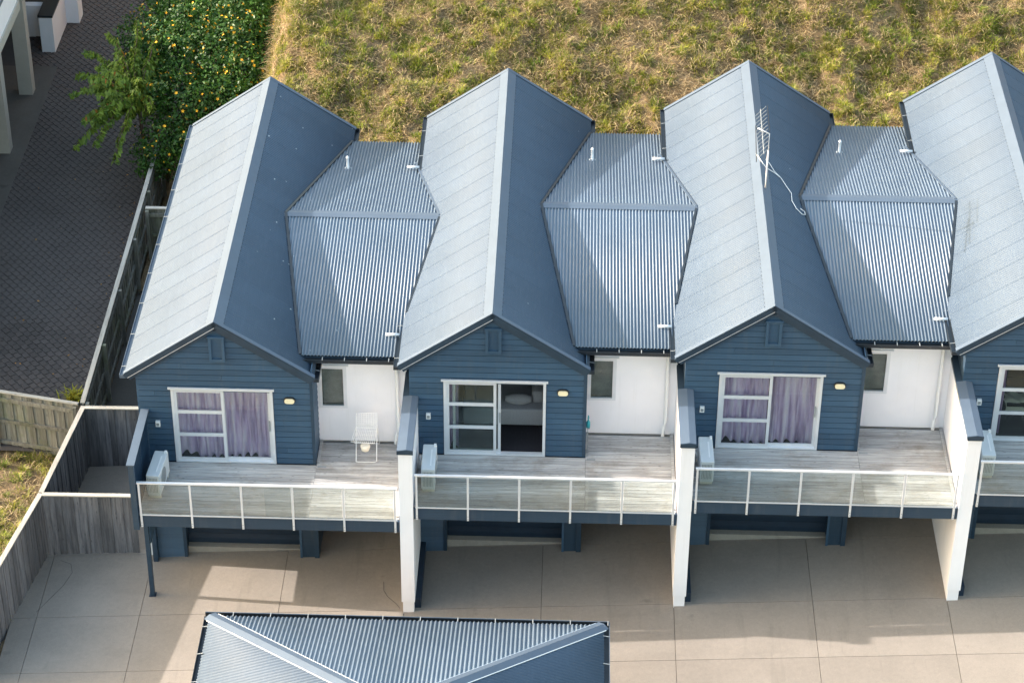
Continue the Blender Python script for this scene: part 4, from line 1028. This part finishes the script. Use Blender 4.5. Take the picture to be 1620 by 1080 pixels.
cl_ = np.clip(.5+1.3*vnoise(LP[:, 0]+LP[:, 2]*.7, LP[:, 1]-LP[:, 2]*.5, .33, 31), 0, 1)[:, None]; t = np.clip(.55*rng.random((n, 1))**1.5+.6*cl_**1.5, 0, 1); cc = np.array([.015, .05, .012])*(1-t)+np.array([.07, .165, .02])*t; yl = rng.random((n, 1)) < .03; cc = np.where(yl, np.array([.2, .2, .03]), cc)
leaves('foliage', LP, LN, rng.uniform(.06, .16, n), cc, sh, .5)
m = MB()
for c, r in lobes: m.tube([(-.1+rng.normal(0, .15), .0+rng.normal(0, .2), 0), ((c[0]+10.3)*.5, (c[1]-21.5)*.5, (c[2]-ZD)*.5), (c[0]+10.3, c[1]-21.5, c[2]-ZD)], .05, 5, .015)
m.build('stems', 'bark', sh)
# flowers on the outside
fl = MB(); nf = 0
for c, r in lobes:
    for _ in range(int(30*r*r)):
        d = rng.normal(size=3); d /= np.linalg.norm(d)
        if d[2] < -.1: d[2] *= -1
        lump = 1+.30*math.sin(d[0]*7+c[0])*math.sin(d[1]*6+c[1]*2)+.18*math.sin(d[2]*11+c[0]*3)
        p = Vector(np.array(c)+d*r*lump*1.02-o0); D = Vector(d); s = random.uniform(.03, .06)
        if random.random() < .3: continue
        u = D.orthogonal().normalized(); q = D.cross(u)
        vs = [p+D*s*.2]; 
        for k in range(10): a = math.pi*k/5; rr = s*(1.15 if k % 2 == 0 else .55); vs.append(p+(u*math.cos(a)+q*math.sin(a))*rr+D*s*.4)
        fl.add(vs, [(0, 1+k, 1+(k+1) % 10) for k in range(10)])
fo = fl.build('flowers', 'petal', sh); fo['kind'] = 'stuff'
# young drooping tree
dt = empty('drooping_tree', (-12.0, 19.1, ZD), 'loose tree with long drooping leafy branches over the paved drive', 'tree')
hub = Vector((0, 0, 2.95)); MB().tube([(0, 0, -.1), (.06, .02, 1.4), (-.02, 0, 2.95)], .08, 8, .05).build('trunk', 'bark', dt, True)
br = MB(); LPs = []; LNs = []; rn = random.Random(3)
specs = [((-2.3, 1.6, .8), 1.), ((-2.2, 2.7, 1.3), 1.), ((-1.5, 3.4, 1.7), 1.), ((-2.3, .7, .5), 1.), ((-1.7, -.6, .1), .9), ((-1.9, -1.4, -.3), .9), ((-1.1, -1.9, .1), .8), ((-.5, -2.2, -.3), .8), ((-.6, 3.9, 2.0), 1.), ((.3, 3.7, 1.7), .9)]
for _k in range(80):
    _a = rn.uniform(1.2, 5.2); _e = rn.uniform(-.15, 1.1); _l = rn.uniform(.7, 1.95)
    specs.append(((_l*math.cos(_a)*math.cos(_e)*1.05, _l*math.sin(_a)*math.cos(_e)*1.3+.6, _l*math.sin(_e)+.2), .75))
for d, s in specs:
    d = Vector(d); pts = []
    for k in range(9):
        t = k/8; p = hub+d*t+Vector((0, 0, -.45*t*t*d.length/2+.5*math.sin(math.pi*t)*.5))+Vector((rn.uniform(-.04, .04), rn.uniform(-.04, .04), 0)); pts.append(p)
    br.tube(pts, .028, 5, .006)
    for k in range(1, 9):
        for _ in range(int(30*s)):
            t = rn.random(); p = pts[k-1].lerp(pts[k], t); sd_ = rn.choice((-1, 1)); perp = d.cross(Vector((0, 0, 1))).normalized()*sd_
            off = perp*rn.uniform(.02, .10)+Vector((0, 0, -rn.uniform(.0, .13))); LPs.append(p+off); nn = (perp*.7+Vector((0, 0, .6))+Vector((rn.gauss(0, .3), rn.gauss(0, .3), rn.gauss(0, .2)))).normalized(); LNs.append(nn)
br.build('branches', 'bark', dt, True)
LPs = np.array([tuple(p) for p in LPs]); LNs = np.array([tuple(p) for p in LNs]); n = len(LPs); t = rng.random((n, 1)); cc = np.array([.07, .13, .02])*(1-t)+np.array([.22, .3, .04])*t
rd = rng.random((n, 1)) < .02; cc = np.where(rd, np.array([.35, .13, .03]), cc)
leaves('foliage', LPs, LNs, rng.uniform(.17, .3, n), cc, dt, .42, droop=2.2)
# weed tuft behind the fence corner
n = 90; a = rng.random(n)*6.28; P0 = np.stack([-12.2+rng.normal(0, .12, n), 7.0+rng.normal(0, .1, n), np.full(n, ZD)], 1)
D = np.stack([np.cos(a)*.5, np.sin(a)*.5, np.ones(n)], 1); D /= np.linalg.norm(D, axis=1, keepdims=True)
blades('weed_tuft', P0, D, rng.uniform(.25, .6, n), rng.uniform(.03, .07, n), np.array([.45, .42, .05])*rng.uniform(.6, 1.2, (n, 1)), rng.uniform(.3, .9, n), kind=None, label='yellow green weed tuft growing at the corner of the paved drive', cat='weed')
# fallen leaves by the fence
n = 150; P0 = np.stack([np.where(rng.random(n) < .8, -11.55-np.abs(rng.normal(0, .28, n)), rng.uniform(-15.5, -11.7, n)), rng.uniform(8, 20, n), np.full(n, ZD+.012)], 1)
N_ = np.tile(np.array([0, 0, 1.]), (n, 1))+rng.normal(0, .2, (n, 3)); N_ /= np.linalg.norm(N_, axis=1, keepdims=True)
cc = np.array([.42, .2, .04])*rng.uniform(.4, 1.3, (n, 1)); fl_ = leaves('fallen_leaves', P0, N_, rng.uniform(.04, .1, n), cc, None, .6)
tag(fl_, 'orange brown fallen leaves along the foot of the mossy fence', 'fallen leaves', kind='stuff')
